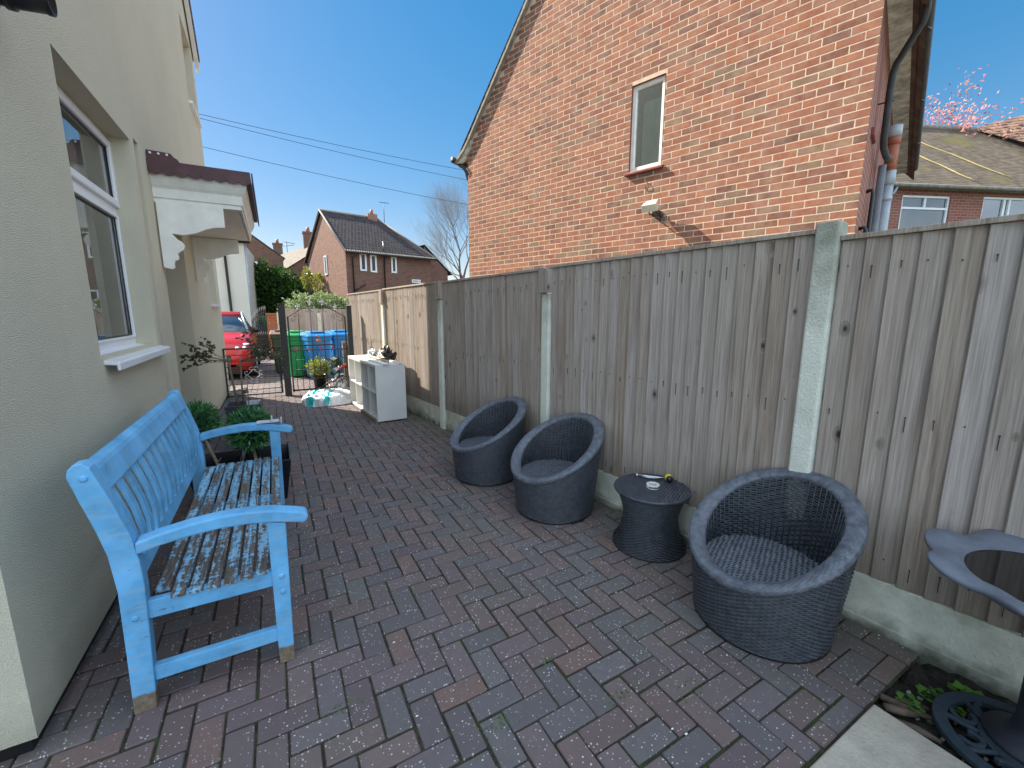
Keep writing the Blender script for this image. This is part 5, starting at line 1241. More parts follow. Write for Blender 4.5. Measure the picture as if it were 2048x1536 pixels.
make_bin('blue wheelie bin at the right, half hidden behind the other blue bin', 1.38, 11.0, .12, M['bin_blue'], M['bin_blue'])
make_bin('dark wheelie bin with a brown lid behind the middle gate post', .18, 11.95, -.1, M['bin_dgreen'], M['bin_brown'])
mb = MB(); mb.box((1.20, 9.2, 0), (1.38, 9.35, .83)); mb.box((1.19, 9.19, .83), (1.30, 9.26, .90)); o = mb.build('timber_stump', M['stick'], bevel=.006); tag(o, 'dark weathered timber post end beside the blue bins', 'timber post')

# pot plant and small bike behind the gate
PP = thing('potted_plant', 'bushy yellow-green plant in a black pot behind the arched gate', 'plant', (.72, 9.1, 0))
mb = MB(); mb.lathe([(.10, 0), (.135, .25), (.145, .25), (.145, .28), (.125, .28), (.12, .22)], (.72, 9.1, 0), 24); mb.build('pot', M['black'], PP)
mb = MB(); leafball(mb, (.70, 9.1, .42), .20, 700, .07, .012, shell=.1); leafball(mb, (.80, 9.05, .36), .14, 250, .06, .01, shell=.1); mb.build('foliage', M['leaf_yellow'], PP)
mb = MB(); leafball(mb, (1.02, 9.2, .4), .16, 500, .05, .01, shell=.1); leafball(mb, (1.05, 9.1, .52), .12, 250, .05, .01, shell=.1); o = mb.build('leafy_shrub', M['leaf_dark'], thing('small_shrub', 'small dark green shrub beside the potted plant behind the gate', 'plant', (1.02, 9.2, 0)))
KB = thing('childs_bike', 'small black child\'s bike with red grips lying beside the far end of the shelf', 'bicycle', (1.0, 8.15, 0))
mb = MB(); wc = (1.03, 8.15, .16)
mb.tube([(wc[0] + .13 * cos(2 * pi * k / 24), wc[1] + .05 * cos(2 * pi * k / 24), wc[2] + .14 * sin(2 * pi * k / 24)) for k in range(24)], .019, 8, closed=True); w_ = mb.build('wheel', simple('grey_tyre', (.12, .12, .12), .7), KB)
mb = MB()
for k in range(8): a = pi * k / 8; mb.tube([(wc[0] - .12 * cos(a), wc[1] - .045 * cos(a), wc[2] - .13 * sin(a)), (wc[0] + .12 * cos(a), wc[1] + .045 * cos(a), wc[2] + .13 * sin(a))], .005, 5)
mb.ball(wc, .03, 8); mb.build('spokes', M['silver'], w_)
mb = MB(); mb.tube([wc, (1.0, 8.2, .30), (.96, 8.25, .36)], .014, 8); mb.tube([(.98, 8.22, .34), (.62, 8.4, .08)], .016, 8); mb.tube([(.98, 8.22, .36), (1.05, 8.3, .52)], .012, 8); mb.tube([(.80, 8.3, .2), (.85, 8.15, .06)], .012, 8); mb.box((.60, 8.3, .04), (.78, 8.42, .1)); mb.build('frame', M['black'], KB)
mb = MB(); mb.tube([(.93, 8.235, .305), (.80, 8.31, .21)], .018, 8); mb.build('steel_tube', M['steel'], KB)
mb = MB(); mb.tube([(1.02, 8.28, .47), (1.10, 8.20, .55)], .022, 8); mb.tube([(1.0, 8.3, .45), (1.0, 8.34, .50)], .02, 8); mb.build('grip', M['red'], KB)

# rubble at the foot of the cream house's far corner
mb = MB()
for k in range(16):
    c = (rnd(-.78, -.58), rnd(8.7, 9.5), rnd(.0, .05)); mb.ball(c, rnd(.04, .09), 5, sq=(1, 1, .6))
o = mb.build('rubble', M['stone']); tag(o, 'heap of broken stones at the foot of the cream house corner', 'rubble', kind='stuff')

# ================================================================== RED CAR
CR = thing('red_car', 'red hatchback parked nose-on behind the low gate, half hidden by the cream house', 'car', (-1.30, 13.1, 0), local=True)
# local: x across, y along (front at -2.0), z up
def car_sec(y, zs, ws, zb=.22):
    # body section ring: from right bottom up to the shoulder and across
    w0, w1, w2 = ws; z1, z2 = zs
    half = [(w0, zb), (w0 + .02, zb + .12), (w1, z1 - .12), (w1 - .015, z1), (w2, z2 - .03), (w2 * .75, z2), (0, z2 + .015)]
    ring = [(x, y, z) for x, z in half] + [(-x, y, z) for x, z in half[-2::-1]]
    return ring
secs = [car_sec(-2.02, (.50, .58), (.50, .60, .50), .30), car_sec(-1.97, (.62, .70), (.66, .72, .60), .22), car_sec(-1.86, (.72, .80), (.78, .80, .66), .20), car_sec(-1.6, (.80, .90), (.83, .845, .70), .2), car_sec(-1.2, (.85, .99), (.845, .86, .74), .2), car_sec(-.85, (.90, 1.03), (.85, .865, .76), .2), car_sec(0, (.93, 1.02), (.85, .87, .80), .2), car_sec(1.0, (.95, 1.04), (.85, .865, .80), .2), car_sec(1.7, (.97, 1.04), (.82, .84, .76), .25), car_sec(1.98, (.90, 1.0), (.72, .76, .68), .35)]
mb = MB(); mb.strip(secs, False, True, None, True); mb.build('body', M['carred'], CR)
gs = []
for y, z, w in ((-.95, 1.02, .70), (-.55, 1.28, .645), (-.25, 1.44, .60), (.1, 1.49, .585), (.9, 1.49, .575), (1.45, 1.40, .57), (1.85, 1.05, .62)):
    gs.append([(.76, y, 1.0), (w, y, z), (-w, y, z), (-.76, y, 1.0)])
mb = MB(); mb.strip(gs, False, True, None, True); mb.build('cabin_glass', M['carglass'], CR)
mb = MB(); mb.strip([[(w + .01, y, z - .02), (w - .05, y, z + .02), (-w + .05, y, z + .02), (-w - .01, y, z - .02)] for y, z, w in ((-.25, 1.45, .60), (.1, 1.50, .585), (.9, 1.50, .575), (1.45, 1.41, .57))], False, True, None, True); mb.build('roof', M['carred'], CR)
mb = MB()
for s_ in (-1, 1):
    mb = MB(); mb.tube([(s_ * .75, -.97, 1.03), (s_ * .665, -.55, 1.29), (s_ * .615, -.25, 1.455), (s_ * .6, .1, 1.50)], [.03, .025, .025, .03], 6)
    mb.build('pillar', simple('car_pillar_blue_grey', (.25, .33, .42), .25, .1), CR)
for s_ in (-1, 1):
    mb = MB(); mb.ball((s_ * .90, -.55, 1.06), .085, 10, sq=(1.15, .75, .78)); mb.tube([(s_ * .80, -.55, .98), (s_ * .86, -.55, 1.03)], .03, 8); mb.build('mirror', M['black'], CR)
    mb = MB(); mb.strip([[(s_ * .70, -1.86, .62), (s_ * .83, -1.72, .64), (s_ * .83, -1.66, .78), (s_ * .70, -1.76, .80)], [(s_ * .46, -1.985, .60), (s_ * .70, -1.93, .62), (s_ * .70, -1.84, .78), (s_ * .48, -1.90, .76)]], False, True); hl = mb.build('headlight', M['lampglass'], CR, bevel=.01)
    mb = MB()
    for xx in (.55, .68): mb.ball((s_ * xx, -1.93 + (xx - .55) * .3, .695), .055, 10, sq=(1, .5, 1))
    mb.build('lamp', M['chrome'], hl)
    for y in (-1.3, 1.3):
        mb = MB(); sc_ = [[(s_ * xx, y + r * cos(2 * pi * k / 24), .31 + r * sin(2 * pi * k / 24)) for k in range(24)] for xx, r in ((.68, .31), (.875, .31))]; mb.strip(sc_); wh_ = mb.build('wheel', M['rubber'], CR, bevel=.02)
        mb = MB(); mb.strip([[(s_ * xx, y + r * cos(2 * pi * k / 24), .31 + r * sin(2 * pi * k / 24)) for k in range(24)] for xx, r in ((.86, .20), (.885, .19))]); mb.build('rim', M['silver'], wh_)
mb = MB(); mb.box((-.42, -2.035, .42), (.42, -1.99, .56)); mb.box((-.55, -2.02, .24), (.55, -1.95, .36)); mb.build('grille', M['black'], CR, bevel=.01)
mb = MB(); mb.box((-.6, -1.95, .13), (.6, 1.8, .24)); mb.build('underbody', M['black'], CR)

# ================================================================== BEYOND THE GATE
def feather_fence(name, label, P0, P1, z0, z1, post_every=1.9, mat=M['fence'], cat='fence', posts=M['gravel'], group=None):
    P0 = Vector(P0); P1 = Vector(P1); d = (P1 - P0); L = d.length; d.normalize(); n = Vector((-d.y, d.x, 0))
    if n.y > 0: n = -n
    t = thing(name, label, cat, P0, group)
    k = 0; a = 0
    while a < L - .1:
        b = min(a + post_every, L); mb = MB(); nb = max(1, int((b - a) / .115))
        for q in range(nb):
            x0 = a + (b - a) * q / nb; x1 = a + (b - a) * (q + 1) / nb + .01
            mb.prism([(x0, 0), (x0, .016), (x1, .005), (x1, 0)], lambda p, dd, z: tuple(P0 + d * p + n * dd)[:2] + (z,), z0, z1 + rnd(-.005, .005), board_col())
        mb.build('panel', mat, t)
        mb = MB(); mb.prism([(a - .05, -.02), (a + .05, -.02), (a + .05, .05), (a - .05, .05)], lambda p, dd, z: tuple(P0 + d * p + n * dd)[:2] + (z,), 0, z1 - .12); mb.build('post', posts, t); a = b
    return t
feather_fence('timber_fence', 'pale timber fence with concrete posts crossing behind the wheelie bins', (.15, 13.3, 0), (2.2, 13.35, 0), .1, 1.60, 1.0)
# boundary fence right of the gate continues, orange brick pillar, spiked railing gate
BP = thing('brick_pillar', 'orange brick gate pillar left of the middle gate post', 'pillar', (.05, 16.2, 0))
mb = MB(); mb.box((-.18, 16.0, 0), (.22, 16.4, 1.42)); mb.build('shaft', M['brick_orange'], BP); mb = MB(); mb.box((-.2, 15.98, 1.42), (.24, 16.42, 1.48)); mb.build('cap', M['brick_orange'], BP, bevel=.01)
SG = thing('spiked_gate', 'black arched iron gate with pale spikes beside the orange brick pillar', 'gate', (-.5, 16.4, 0))
mb = MB(); sp = MB()
for k in range(9):
    x = -.62 + .052 * k; zt_ = 1.62 + .0 - .0 * k - .35 * ((k - 8) / 8.0) ** 2
    mb.tube([(x, 16.35, .05), (x, 16.35, zt_)], .011, 6); sp.tube([(x, 16.35, zt_), (x, 16.35, zt_ + .10)], [.016, .002], 6); sp.tube([(x, 16.34, .78), (x, 16.34, .88)], [.016, .002], 6)
mb.tube([(-.62 + .052 * k, 16.35, 1.50 - .35 * ((k - 8) / 8.0) ** 2) for k in range(9)], .013, 6); mb.box((-.64, 16.33, .70), (-.19, 16.37, .74)); mb.box((-.64, 16.33, .04), (-.19, 16.37, .66))
mb.build('frame', M['iron'], SG); sp.build('spike', M['silver'], SG)
GR = thing('green_railing', 'dark green metal railing gate across the road below the white house', 'railing', (-1.0, 28.3, 0))
mb = MB()
for k in range(26): x = -2.9 + .12 * k; mb.tube([(x, 28.5, .05), (x, 28.5, 1.02)], .014, 5)
for z in (.12, .95, 1.2): mb.box((-2.95, 28.48, z), (.2, 28.52, z + .04))
for x in (-2.9, -1.75, -1.35, .15): mb.box((x - .05, 28.45, 0), (x + .05, 28.55, 1.3))
mb.build('rails', M['greenpaint'], GR)
mb = MB(); mb.box((-1.7, 28.55, .1), (-1.38, 28.6, 1.2)); mb.build('panel', M['greenpaint'], GR)
t = make_bin('bright green wheelie bin across the road beside the evergreen hedge', -.33, 29.4, .3, M['bin_green'], M['bin_green'], 1.25); t['group'] = 'wheelie bins across the road'
mb = MB(); mb.box((-1.35, 28.9, 0), (.1, 29.0, .8)); o = mb.build('garden_wall', simple('grey_blue_board', (.07, .09, .11), .8)); tag(o, 'low dark grey board wall behind the green railing', 'wall')

# foliage masses
def bush(name, label, blobs, mat, n, ln, w, cat='bush', trunk=True):
    t = thing(name, label, cat, (blobs[0][0], blobs[0][1], 0)); mb = MB(); tot = sum(b[3] ** 2 for b in blobs)
    for (x, y, z, r, sz) in blobs:
        k0 = len(mb.v); m_ = int(n * r * r / tot)
        for q in range(m_):
            v = Vector((random.gauss(0, 1), random.gauss(0, 1), random.gauss(0, 1))).normalized(); lumpy = 1 + .16 * sin(v.x * 7 + x) * sin(v.y * 6) + .12 * sin(v.z * 11 + v.x * 5); rr = r * (rnd(.35, 1) ** .4) * lumpy
            p = Vector((x, y, z)) + Vector((v.x * rr, v.y * rr, v.z * rr * sz)); d = (v + Vector((rnd(-1, 1), rnd(-1, 1), rnd(-.5, 1)))).normalized(); s_ = d.orthogonal().normalized(); s_.rotate(Matrix.Rotation(rnd(0, 6.28), 3, d))
            L = ln * rnd(.6, 1.3); W = w * rnd(.6, 1.3); cl = min(1, max(0, random.gauss(.5, .28)))
            mb.add([p, p + d * L * .5 + s_ * W, p + d * L, p + d * L * .5 - s_ * W], [(0, 1, 2, 3)], (cl, 0, 0))
    mb.build('foliage', mat, t)
    if trunk:
        mb = MB()
        for (x, y, z, r, sz) in blobs: mb.tube([(x, y, 0), (x + rnd(-.1, .1), y, z * .6), (x, y, z)], [.08, .06, .03], 6); [mb.tube([(x, y, z * .5), (x + rnd(-r, r) * .7, y + rnd(-r, r) * .7, z + rnd(0, r * .6))], [.04, .01], 5) for _ in range(5)]
        mb.build('branches', M['bark'], t)
    return t
bush('evergreen_bush', 'tall dark evergreen bush with bright green top beside the white house', [(.3, 31.5, 2.6, 1.7, 1.15), (-.3, 31.8, 1.9, 1.5, 1.2), (1.3, 31.0, 2.0, 1.4, 1.1), (-.5, 31.2, 3.6, 1.0, .8), (2.1, 31.3, 1.3, 1.2, 1)], M['leaf_dark'], 15000, .22, .07)
bush('variegated_bush', 'pale variegated hedge bush rising behind the gate and timber fence', [(1.35, 21.0, 1.5, .9, .95), (2.2, 21.0, 1.75, .8, .8), (3.1, 21.2, 1.6, .8, .75), (.95, 20.8, 1.1, .7, 1.1), (3.9, 21.4, 1.5, .7, .7)], M['leaf_light'], 11000, .11, .04)
bush('yellow_bush', 'low yellow-green clipped bush at the foot of the detached brick house', [(4.3, 19.6, 1.45, .5, .8), (4.9, 19.6, 1.4, .5, .8)], M['leaf_yellow'], 2200, .08, .03)
bush('climbing_shrub', 'thin yellow-green shrub with upright shoots against the low brick bungalow', [(2.05, 29.5, 3.6, .28, 2.2), (2.7, 29.5, 3.2, .30, 2.6)], M['leaf_yellow'], 1500, .12, .04)

# ================================================================== HOUSES BEYOND
def facade_window(F, a0, a1, z0, z1, parent, fw=.07, mat=None, vb=(), curtain=True):
    mb = MB()
    for (p, q, r2, s2) in ((a0, a0 + fw, z0, z1), (a1 - fw, a1, z0, z1), (a0 + fw, a1 - fw, z0, z0 + fw), (a0 + fw, a1 - fw, z1 - fw, z1)): mb.prism([(p, r2), (q, r2), (q, s2), (p, s2)], F, .005, .05)
    for v in vb: mb.prism([(v - .03, z0 + fw), (v + .03, z0 + fw), (v + .03, z1 - fw), (v - .03, z1 - fw)], F, .005, .045)
    w = mb.build('window', mat or M['upvc'], parent); mb = MB(); mb.prism([(a0 + .02, z0 + .02), (a1 - .02, z0 + .02), (a1 - .02, z1 - .02), (a0 + .02, z1 - .02)], F, .006, .02); mb.build('pane', M['carglass'], w); return w
# detached brick house
HA = Vector((3.77, 25.47, 0)); du = Vector((.98, .20, 0)).normalized(); dg = Vector((-.20, .98, 0)).normalized()
DH = thing('detached_house', 'dark red brick house with black pantiled roof at the end of the path', 'house', HA)
def FA(a, z, d=0.0): p = HA + du * a - dg * d; return (p.x, p.y, z)   # front, outward -dg
def FB(a, z, d=0.0): p = HA + dg * a - du * d; return (p.x, p.y, z)   # gable, outward -du
GWd, FLn = 7.1, 5.35
mb = MB(); mb.quad(FA(0, 0), FA(FLn, 0), FA(FLn, 5.0), FA(0, 5.0)); mb.build('front_wall', M['brick_dark'], DH)
mb = MB(); mb.add([FB(0, 0), FB(GWd, 0), FB(GWd, 5.0), FB(GWd / 2, 7.5), FB(0, 5.0)], [(0, 1, 2, 3, 4)]); mb.build('gable_wall', brick_mat('brick_wall_sun_tinted', [(0, (.12, .06, .05)), (.5, (.26, .115, .08)), (1, (.2, .10, .075))], (.3, .25, .2)), DH)  # sunlight painted in as a lighter copy of the front wall brick
mb = MB(); a_ = FA(FLn, 0); mb.quad(FA(FLn, 0), FA(FLn, 0, -GWd), FA(FLn, 5, -GWd), FA(FLn, 5.0)); mb.quad(FA(0, 0, -GWd), FA(FLn, 0, -GWd), FA(FLn, 5, -GWd), FA(0, 5, -GWd)); mb.build('wall', M['brick_dark'], DH)
mb = MB(); r0 = FA(-.12, 7.62, -GWd / 2); r1 = FA(FLn - 1.9, 7.62, -GWd / 2); e0 = FA(-.12, 4.86, .3); e1 = FA(FLn + .25, 4.86, .3); b0 = FA(-.12, 4.86, -GWd - .3); b1 = FA(FLn + .25, 4.86, -GWd - .3)
mb.quad(e0, e1, r1, r0); mb.quad(b0, r0, r1, b1); mb.add([e1, b1, r1], [(0, 1, 2)]); mb.build('roof', M['tile_far'], DH)
mb = MB(); mb.tube([r0, r1], .08, 6); mb.tube([r1, e1], .07, 6); mb.tube([e0, r0], .05, 6); mb.tube([b0, r0], .05, 6); mb.build('ridge', M['verge'], DH)
mb = MB(); n_ = 44
for k in range(n_): p = FA(-.1 + (FLn + .3) * k / n_, 4.88, .33); mb.ball(p, .045, 5)
mb.build('eave_tile_ends', simple('pale_mortar', (.55, .5, .42), .9), DH)
mb = MB(); mb.tube([FA(-.12, 4.8, .35), FA(FLn + .25, 4.8, .35)], .06, 8)
for a in (.35, 2.2): mb.tube([FA(a + .1, 4.75, .35), FA(a, 4.55, .08), FA(a, 0, .08)], .04, 6)
mb.tube([FA(2.23, 5.6, .0), FA(2.23, 4.6, .1)], .04, 6); mb.tube([FA(.4, 2.75, .1), FA(1.0, 3.1, .1)], .035, 6); mb.build('gutter', M['black'], DH)
for (a0, a1, z0, z1) in ((.78, 1.16, 3.86, 4.83), (1.38, 1.76, 3.82, 4.80), (2.66, 3.0, 3.86, 4.80)): facade_window(FA, a0, a1, z0, z1, DH, .09)
facade_window(FA, 1.0, 2.2, 1.2, 2.5, DH); facade_window(FB, 3.1, 3.55, 3.8, 4.95, DH, .08); facade_window(FB, 3.1, 3.7, 1.1, 2.3, DH, .08)
mb = MB(); c = FA(FLn - 2.2, 7.3, -GWd / 2); mb.box((c[0] - .3, c[1] - .28, 7.2), (c[0] + .3, c[1] + .28, 7.82)); ch = mb.build('chimney', M['brick'], DH); mb = MB(); mb.lathe([(.11, 7.82), (.09, 8.12)], (c[0], c[1], 0), 10); mb.build('pot', M['redpipe'], ch)
mb = MB(); mb.tube([(c[0] + .8, c[1], 7.3), (c[0] + .8, c[1], 8.7)], .02, 5); mb.tube([(c[0] + .5, c[1], 8.65), (c[0] + 1.15, c[1], 8.65)], .015, 5); [mb.tube([(c[0] + .55 + .12 * k, c[1] - .15, 8.65), (c[0] + .55 + .12 * k, c[1] + .15, 8.65)], .01, 4) for k in range(5)]; mb.build('aerial', M['iron'], DH)
mb = MB(); mb.prism([(2.3, 2.35), (2.6, 2.75), (3.6, 2.75), (4.0, 2.35)], FA, .05, .8); mb.build('porch_roof', M['ply'], DH)
mb = MB(); mb.prism([(3.98, 3.35), (4.58, 3.35), (4.58, 3.55), (3.98, 3.55)], FA, .01, .03); sgn_ = mb.build('street_sign', M['upvc'], DH)
mb = MB(); x = 4.04
for k in range(8): mb.prism([(x, 3.42), (x + .032, 3.42), (x + .032, 3.49), (x, 3.49)], FA, .031, .034); x += .046
x += .05
for k in range(2): mb.prism([(x, 3.42), (x + .035, 3.42), (x + .035, 3.49), (x, 3.49)], FA, .031, .034); x += .05
mb.build('lettering', M['dkspeck'], sgn_)
# attached rear-right gable of the pair (in shade)
NH = thing('neighbour_house', 'shaded dark brick gable joined to the right of the detached brick house', 'house', FA(FLn + .05, 0, -.9))
def FC(a, z, d=0.0): return FA(FLn + .06 + a, z, d - .9)
mb = MB(); mb.add([FC(0, 0), FC(1.75, 0), FC(1.75, 4.25), FC(.0, 5.75), FC(-.0, 5.75)], [(0, 1, 2, 3, 4)]); mb.build('wall', M['brick_dark'], NH)
mb = MB(); mb.quad(FC(0, 5.85, .1), FC(2.05, 4.05, .1), FC(2.05, 4.05, -6), FC(0, 5.85, -6)); mb.build('roof', M['tile_far'], NH); facade_window(FC, .55, .95, 2.45, 3.05, NH, .08)
# white house across the road
WH = thing('white_house', 'white rendered house with a dark downpipe behind the red car', 'house', (-4, 26.2, 0))
mb = MB(); mb.quad((-9, 26.15, 0), (-1.0, 26.15, 0), (-1.0, 26.15, 5.0), (-9, 26.15, 5.0)); mb.quad((-1.0, 26.15, 0), (-.72, 31.5, 0), (-.72, 31.5, 5), (-1.0, 26.15, 5)); mb.build('wall', M['white_render'], WH)
mb = MB(); mb.tube([(-9, 25.95, 5.05), (-.7, 25.95, 5.05)], .07, 8); mb.tube([(-1.9, 25.97, 5.0), (-1.85, 26.05, 4.8), (-1.82, 26.07, 1.2), (-1.8, 26.05, .1)], .06, 8); mb.build('gutter', M['black'], WH)
mb = MB(); mb.quad((-9.2, 25.8, 5.08), (-.65, 25.8, 5.08), (-.65, 29, 7.3), (-9.2, 29, 7.3)); mb.build('roof', M['tile_grey'], WH)
mb = MB(); mb.tube([(-.95, 26.2, 0), (-.95, 26.2, 5)], .06, 8); mb.build('corner_pipe', M['greypipe'], WH)
# gable behind the white house
GH = thing('brown_gable_house', 'brown brick gable house sloping down behind the evergreen bush', 'house', (-2, 36, 0))
mb = MB(); mb.add([(-6, 36, 0), (.95, 34.4, 0), (.95, 34.4, 5.3), (-.0, 34.62, 6.0), (-3.2, 35.35, 8.6), (-6, 36, 6)], [(0, 1, 2, 3, 4, 5)]); mb.build('wall', M['brick_dark'], GH)
mb = MB(); mb.quad((1.1, 34.35, 5.28), (-3.2, 35.37, 8.72), (-3.6, 42, 8.72), (.8, 41, 5.28)); mb.build('roof', M['tile_grey'], GH)
facade_window(frame_of((-1.35, 34.93, 0), (.9745, -.224, 0), (-.224, -.9745, 0)), .0, .75, 3.9, 5.0, GH, .1)
# bungalow row
def long_house(name, label, P, u, L, dep, ez, rz, wallm, roofm, wins=(), chim=()):
    P = Vector(P); u = Vector(u).normalized(); n = Vector((u.y, -u.x, 0))
    if n.dot(Vector((0, -1, 0))) < 0: n = -n
    t = thing(name, label, 'house', P)
    F = lambda a, z, d=0.0: tuple((P + u * a + n * d).to_2d()) + (z,)
    mb = MB(); mb.quad(F(0, 0), F(L, 0), F(L, ez), F(0, ez))
    for a in (0, L): mb.add([F(a, 0), F(a, 0, -dep), F(a, ez, -dep), F(a, rz, -dep / 2), F(a, ez)], [(0, 1, 2, 3, 4)])
    mb.build('wall', wallm, t)
    mb = MB(); mb.quad(F(-.2, ez - .1, .3), F(L + .2, ez - .1, .3), F(L + .2, rz + .05, -dep / 2), F(-.2, rz + .05, -dep / 2)); mb.quad(F(-.2, ez - .1, -dep - .3), F(L + .2, ez - .1, -dep - .3), F(L + .2, rz + .05, -dep / 2), F(-.2, rz + .05, -dep / 2)); mb.build('roof', roofm, t)
    mb = MB(); mb.tube([F(-.2, ez - .12, .34), F(L + .2, ez - .12, .34)], .07, 6); mb.build('gutter', M['black'], t)
    for w in wins: facade_window(F, *w, t, .1)
    for a in chim:
        c = F(a, 0, -dep / 2); mb = MB(); mb.box((c[0] - .45, c[1] - .4, rz - .3), (c[0] + .45, c[1] + .4, rz + 1.1)); mb.box((c[0] - .5, c[1] - .45, rz + 1.1), (c[0] + .5, c[1] + .45, rz + 1.25)); k = mb.build('chimney', M['brick_dark'], t)
        mb = MB(); mb.lathe([(.17, rz + 1.25), (.13, rz + 1.7)], (c[0], c[1], 0), 10); mb.build('pot', M['redpipe'], k)
        mb = MB(); mb.tube([(c[0] + .9, c[1], rz), (c[0] + .9, c[1], rz + 1.6)], .03, 5); mb.tube([(c[0] + .5, c[1], rz + 1.5), (c[0] + 1.7, c[1], rz + 1.35)], .03, 5); mb.tube([(c[0] + .5, c[1], rz + 1.0), (c[0] + 1.6, c[1], rz + 1.2)], .025, 5); mb.build('aerial', M['iron'], t)
    return t
long_house('row_house', 'brick house row with sunlit grey roof and two chimneys behind the evergreen bush', (.98, 38.2, 0), (-.27, .963, 0), 22, 8.6, 4.7, 7.7, M['brick_dark'], M['tile_grey'], wins=[(1.0, 1.9, 2.6, 4.2), (3.6, 4.5, 2.9, 4.2)], chim=(6.0, 15.0))
long_house('low_house', 'low brick house with grey roof tucked against the left of the detached brick house', (4.55, 31.2, 0), (-.93, .36, 0), 2.45, 5, 4.15, 6.6, M['brick'], M['tile_grey'], wins=[(.05, .5, 2.3, 3.9), (1.7, 2.3, 2.1, 3.7)])
long_house('distant_bungalow', 'distant pale roofed bungalow just above the fence below the bare tree', (24, 58, 0), (.98, .2, 0), 12, 7, 3.2, 5.6, M['brick'], M['tile_grey'], chim=(5.0,))

# ================================================================== TREES
def tree(name, label, base, h, spread, mat_b, leafmat=None, seed=3, lean=(0, 0, 0), levels=5, leafn=0, ll=.2, lw=.08, tr=.2, first=.35, group=None):
    rs = random.Random(seed); t = thing(name, label, 'tree', base); tk = MB(); br = MB(); tips = []
    def grow(p, d, L, r, lev):
        pts = [p]; rr = [r]; seg = 4
        for k in range(seg):
            d = (d + Vector((rs.uniform(-.2, .2), rs.uniform(-.2, .2), rs.uniform(-.06, .14)))).normalized(); p = p + d * L / seg; pts.append(p); rr.append(r * (1 - .5 * (k + 1) / seg))
            if lev > 0 and k >= 1 and rs.random() < (.95 if lev > 2 else .8):
                nd = (d + Vector((rs.uniform(-1, 1), rs.uniform(-1, 1), rs.uniform(-.2, .7))) * spread).normalized(); grow(p, nd, L * rs.uniform(.55, .78), rr[-1] * .62, lev - 1)
        (tk if lev >= levels else br).tube(pts, rr, 8 if lev > 2 else 4)
        if lev <= 1: tips.append((p, d)); tips.append((pts[2], d))
        if lev > 0:
            for _ in range(2): grow(p, (d + Vector((rs.uniform(-1, 1), rs.uniform(-1, 1), rs.uniform(-.1, .8))) * spread * .8).normalized(), L * rs.uniform(.6, .8), rr[-1] * .75, lev - 1)
    grow(Vector(base), (Vector((0, 0, 1)) + Vector(lean)).normalized(), h * first, tr, levels)
    tk.build('trunk', M['bark'], t); br.build('branches', mat_b, t)
    if leafmat:
        lf_ = MB()
        for q in range(leafn):
            p, d = rs.choice(tips); p = p + Vector((rs.uniform(-.25, .25), rs.uniform(-.25, .25), rs.uniform(-.2, .2))); v = Vector((rs.uniform(-1, 1), rs.uniform(-1, 1), rs.uniform(-1, 1))).normalized(); s_ = v.orthogonal().normalized()
            lf_.add([p, p + v * ll * .5 + s_ * lw, p + v * ll, p + v * ll * .5 - s_ * lw], [(0, 1, 2, 3)], (rs.random(), 0, 0))
        lf_.build('crown', leafmat, t)
    return t
tree('bare_tree', 'large bare winter tree behind the left edge of the brick gable', (14.4, 28.4, 0), 17.0, 1.0, M['twig'], None, seed=8, lean=(-.5, .1, 0), levels=7, tr=.24, first=.24)
tree('blossom_tree', 'round crowned tree with pink and copper buds behind the terraced house roof', (23.7, 8.0, 0), 7.6, .8, M['twig'], M['leaf_pink'], seed=5, levels=6, leafn=26000, ll=.12, lw=.035, tr=.2, first=.40)

# ================================================================== OVERHEAD CABLES
def cable(P, Q, sag, label):
    mb = MB(); pts = []
    for k in range(25):
        t = k / 24; pts.append((P[0] + (Q[0] - P[0]) * t, P[1] + (Q[1] - P[1]) * t, P[2] + (Q[2] - P[2]) * t - sag * 4 * t * (1 - t)))
    mb.tube(pts, .0085, 6); o = mb.build('overhead_cable', M['wire']); tag(o, label, 'cable', 'overhead cables')
CABLES = True
if CABLES:
    cable((-2.574, 19, 8.28), (12.915, 19, 7.98), .16, 'highest of the three thin overhead cables crossing the sky')
    cable((-2.581, 19, 8.18), (12.924, 19, 7.48), .18, 'middle of the three thin overhead cables crossing the sky')
    cable((-2.677, 19, 7.29), (12.945, 19, 6.33), .18, 'lowest of the three thin overhead cables crossing the sky')

# ================================================================== BIRD BATH, slab, weeds
mb = MB(); mb.box((1.285, -.075, -.04), (1.868, .522, .012)); o = mb.build('paving_slab', M['slab'], bevel=.006); tag(o, 'square weathered concrete slab at the bottom right corner of the paving', 'slab')
BB = thing('bird_bath', 'blue-grey bird bath with wavy rim and black column by the fence', 'bird bath', (2.10, .17, 0))
bc = (2.13, .18)
mb = MB(); N = 96
def rr_(t, ph=.6): return .335 + .020 * cos(8 * t + ph) 
def zr(t, ph=.6): return .0 + .012 * cos(8 * t + ph + .8)
rings = []
for (f, dz2, wav) in ((.30, -.11, 0), (.60, -.085, .0), (.86, -.025, .5), (1.0, -.008, 1), (1.0, .002, 1), (.985, .006, 1), (.84, .003, .6), (.78, -.001, .15), (.75, -.010, 0), (.68, -.03, 0), (.3, -.045, 0), (.01, -.046, 0)):
    rings.append([(bc[0] + (rr_(t) * f if f > .75 else .325 * f) * cos(t), bc[1] + (rr_(t) * f if f > .75 else .325 * f) * sin(t), 0.625 + dz2 + zr(t) * wav) for t in [2 * pi * k / N for k in range(N)]])
mb.strip(rings, False, True, None, True); mb.build('basin', M['slate'], BB)
def water_mat():
    m = Mat('dark_water', .04, .35); m.color((.012, .010, .009)); co = m.coord('Object'); m.bump(m.noise(co, 6, 2), .02, .01); return m.m
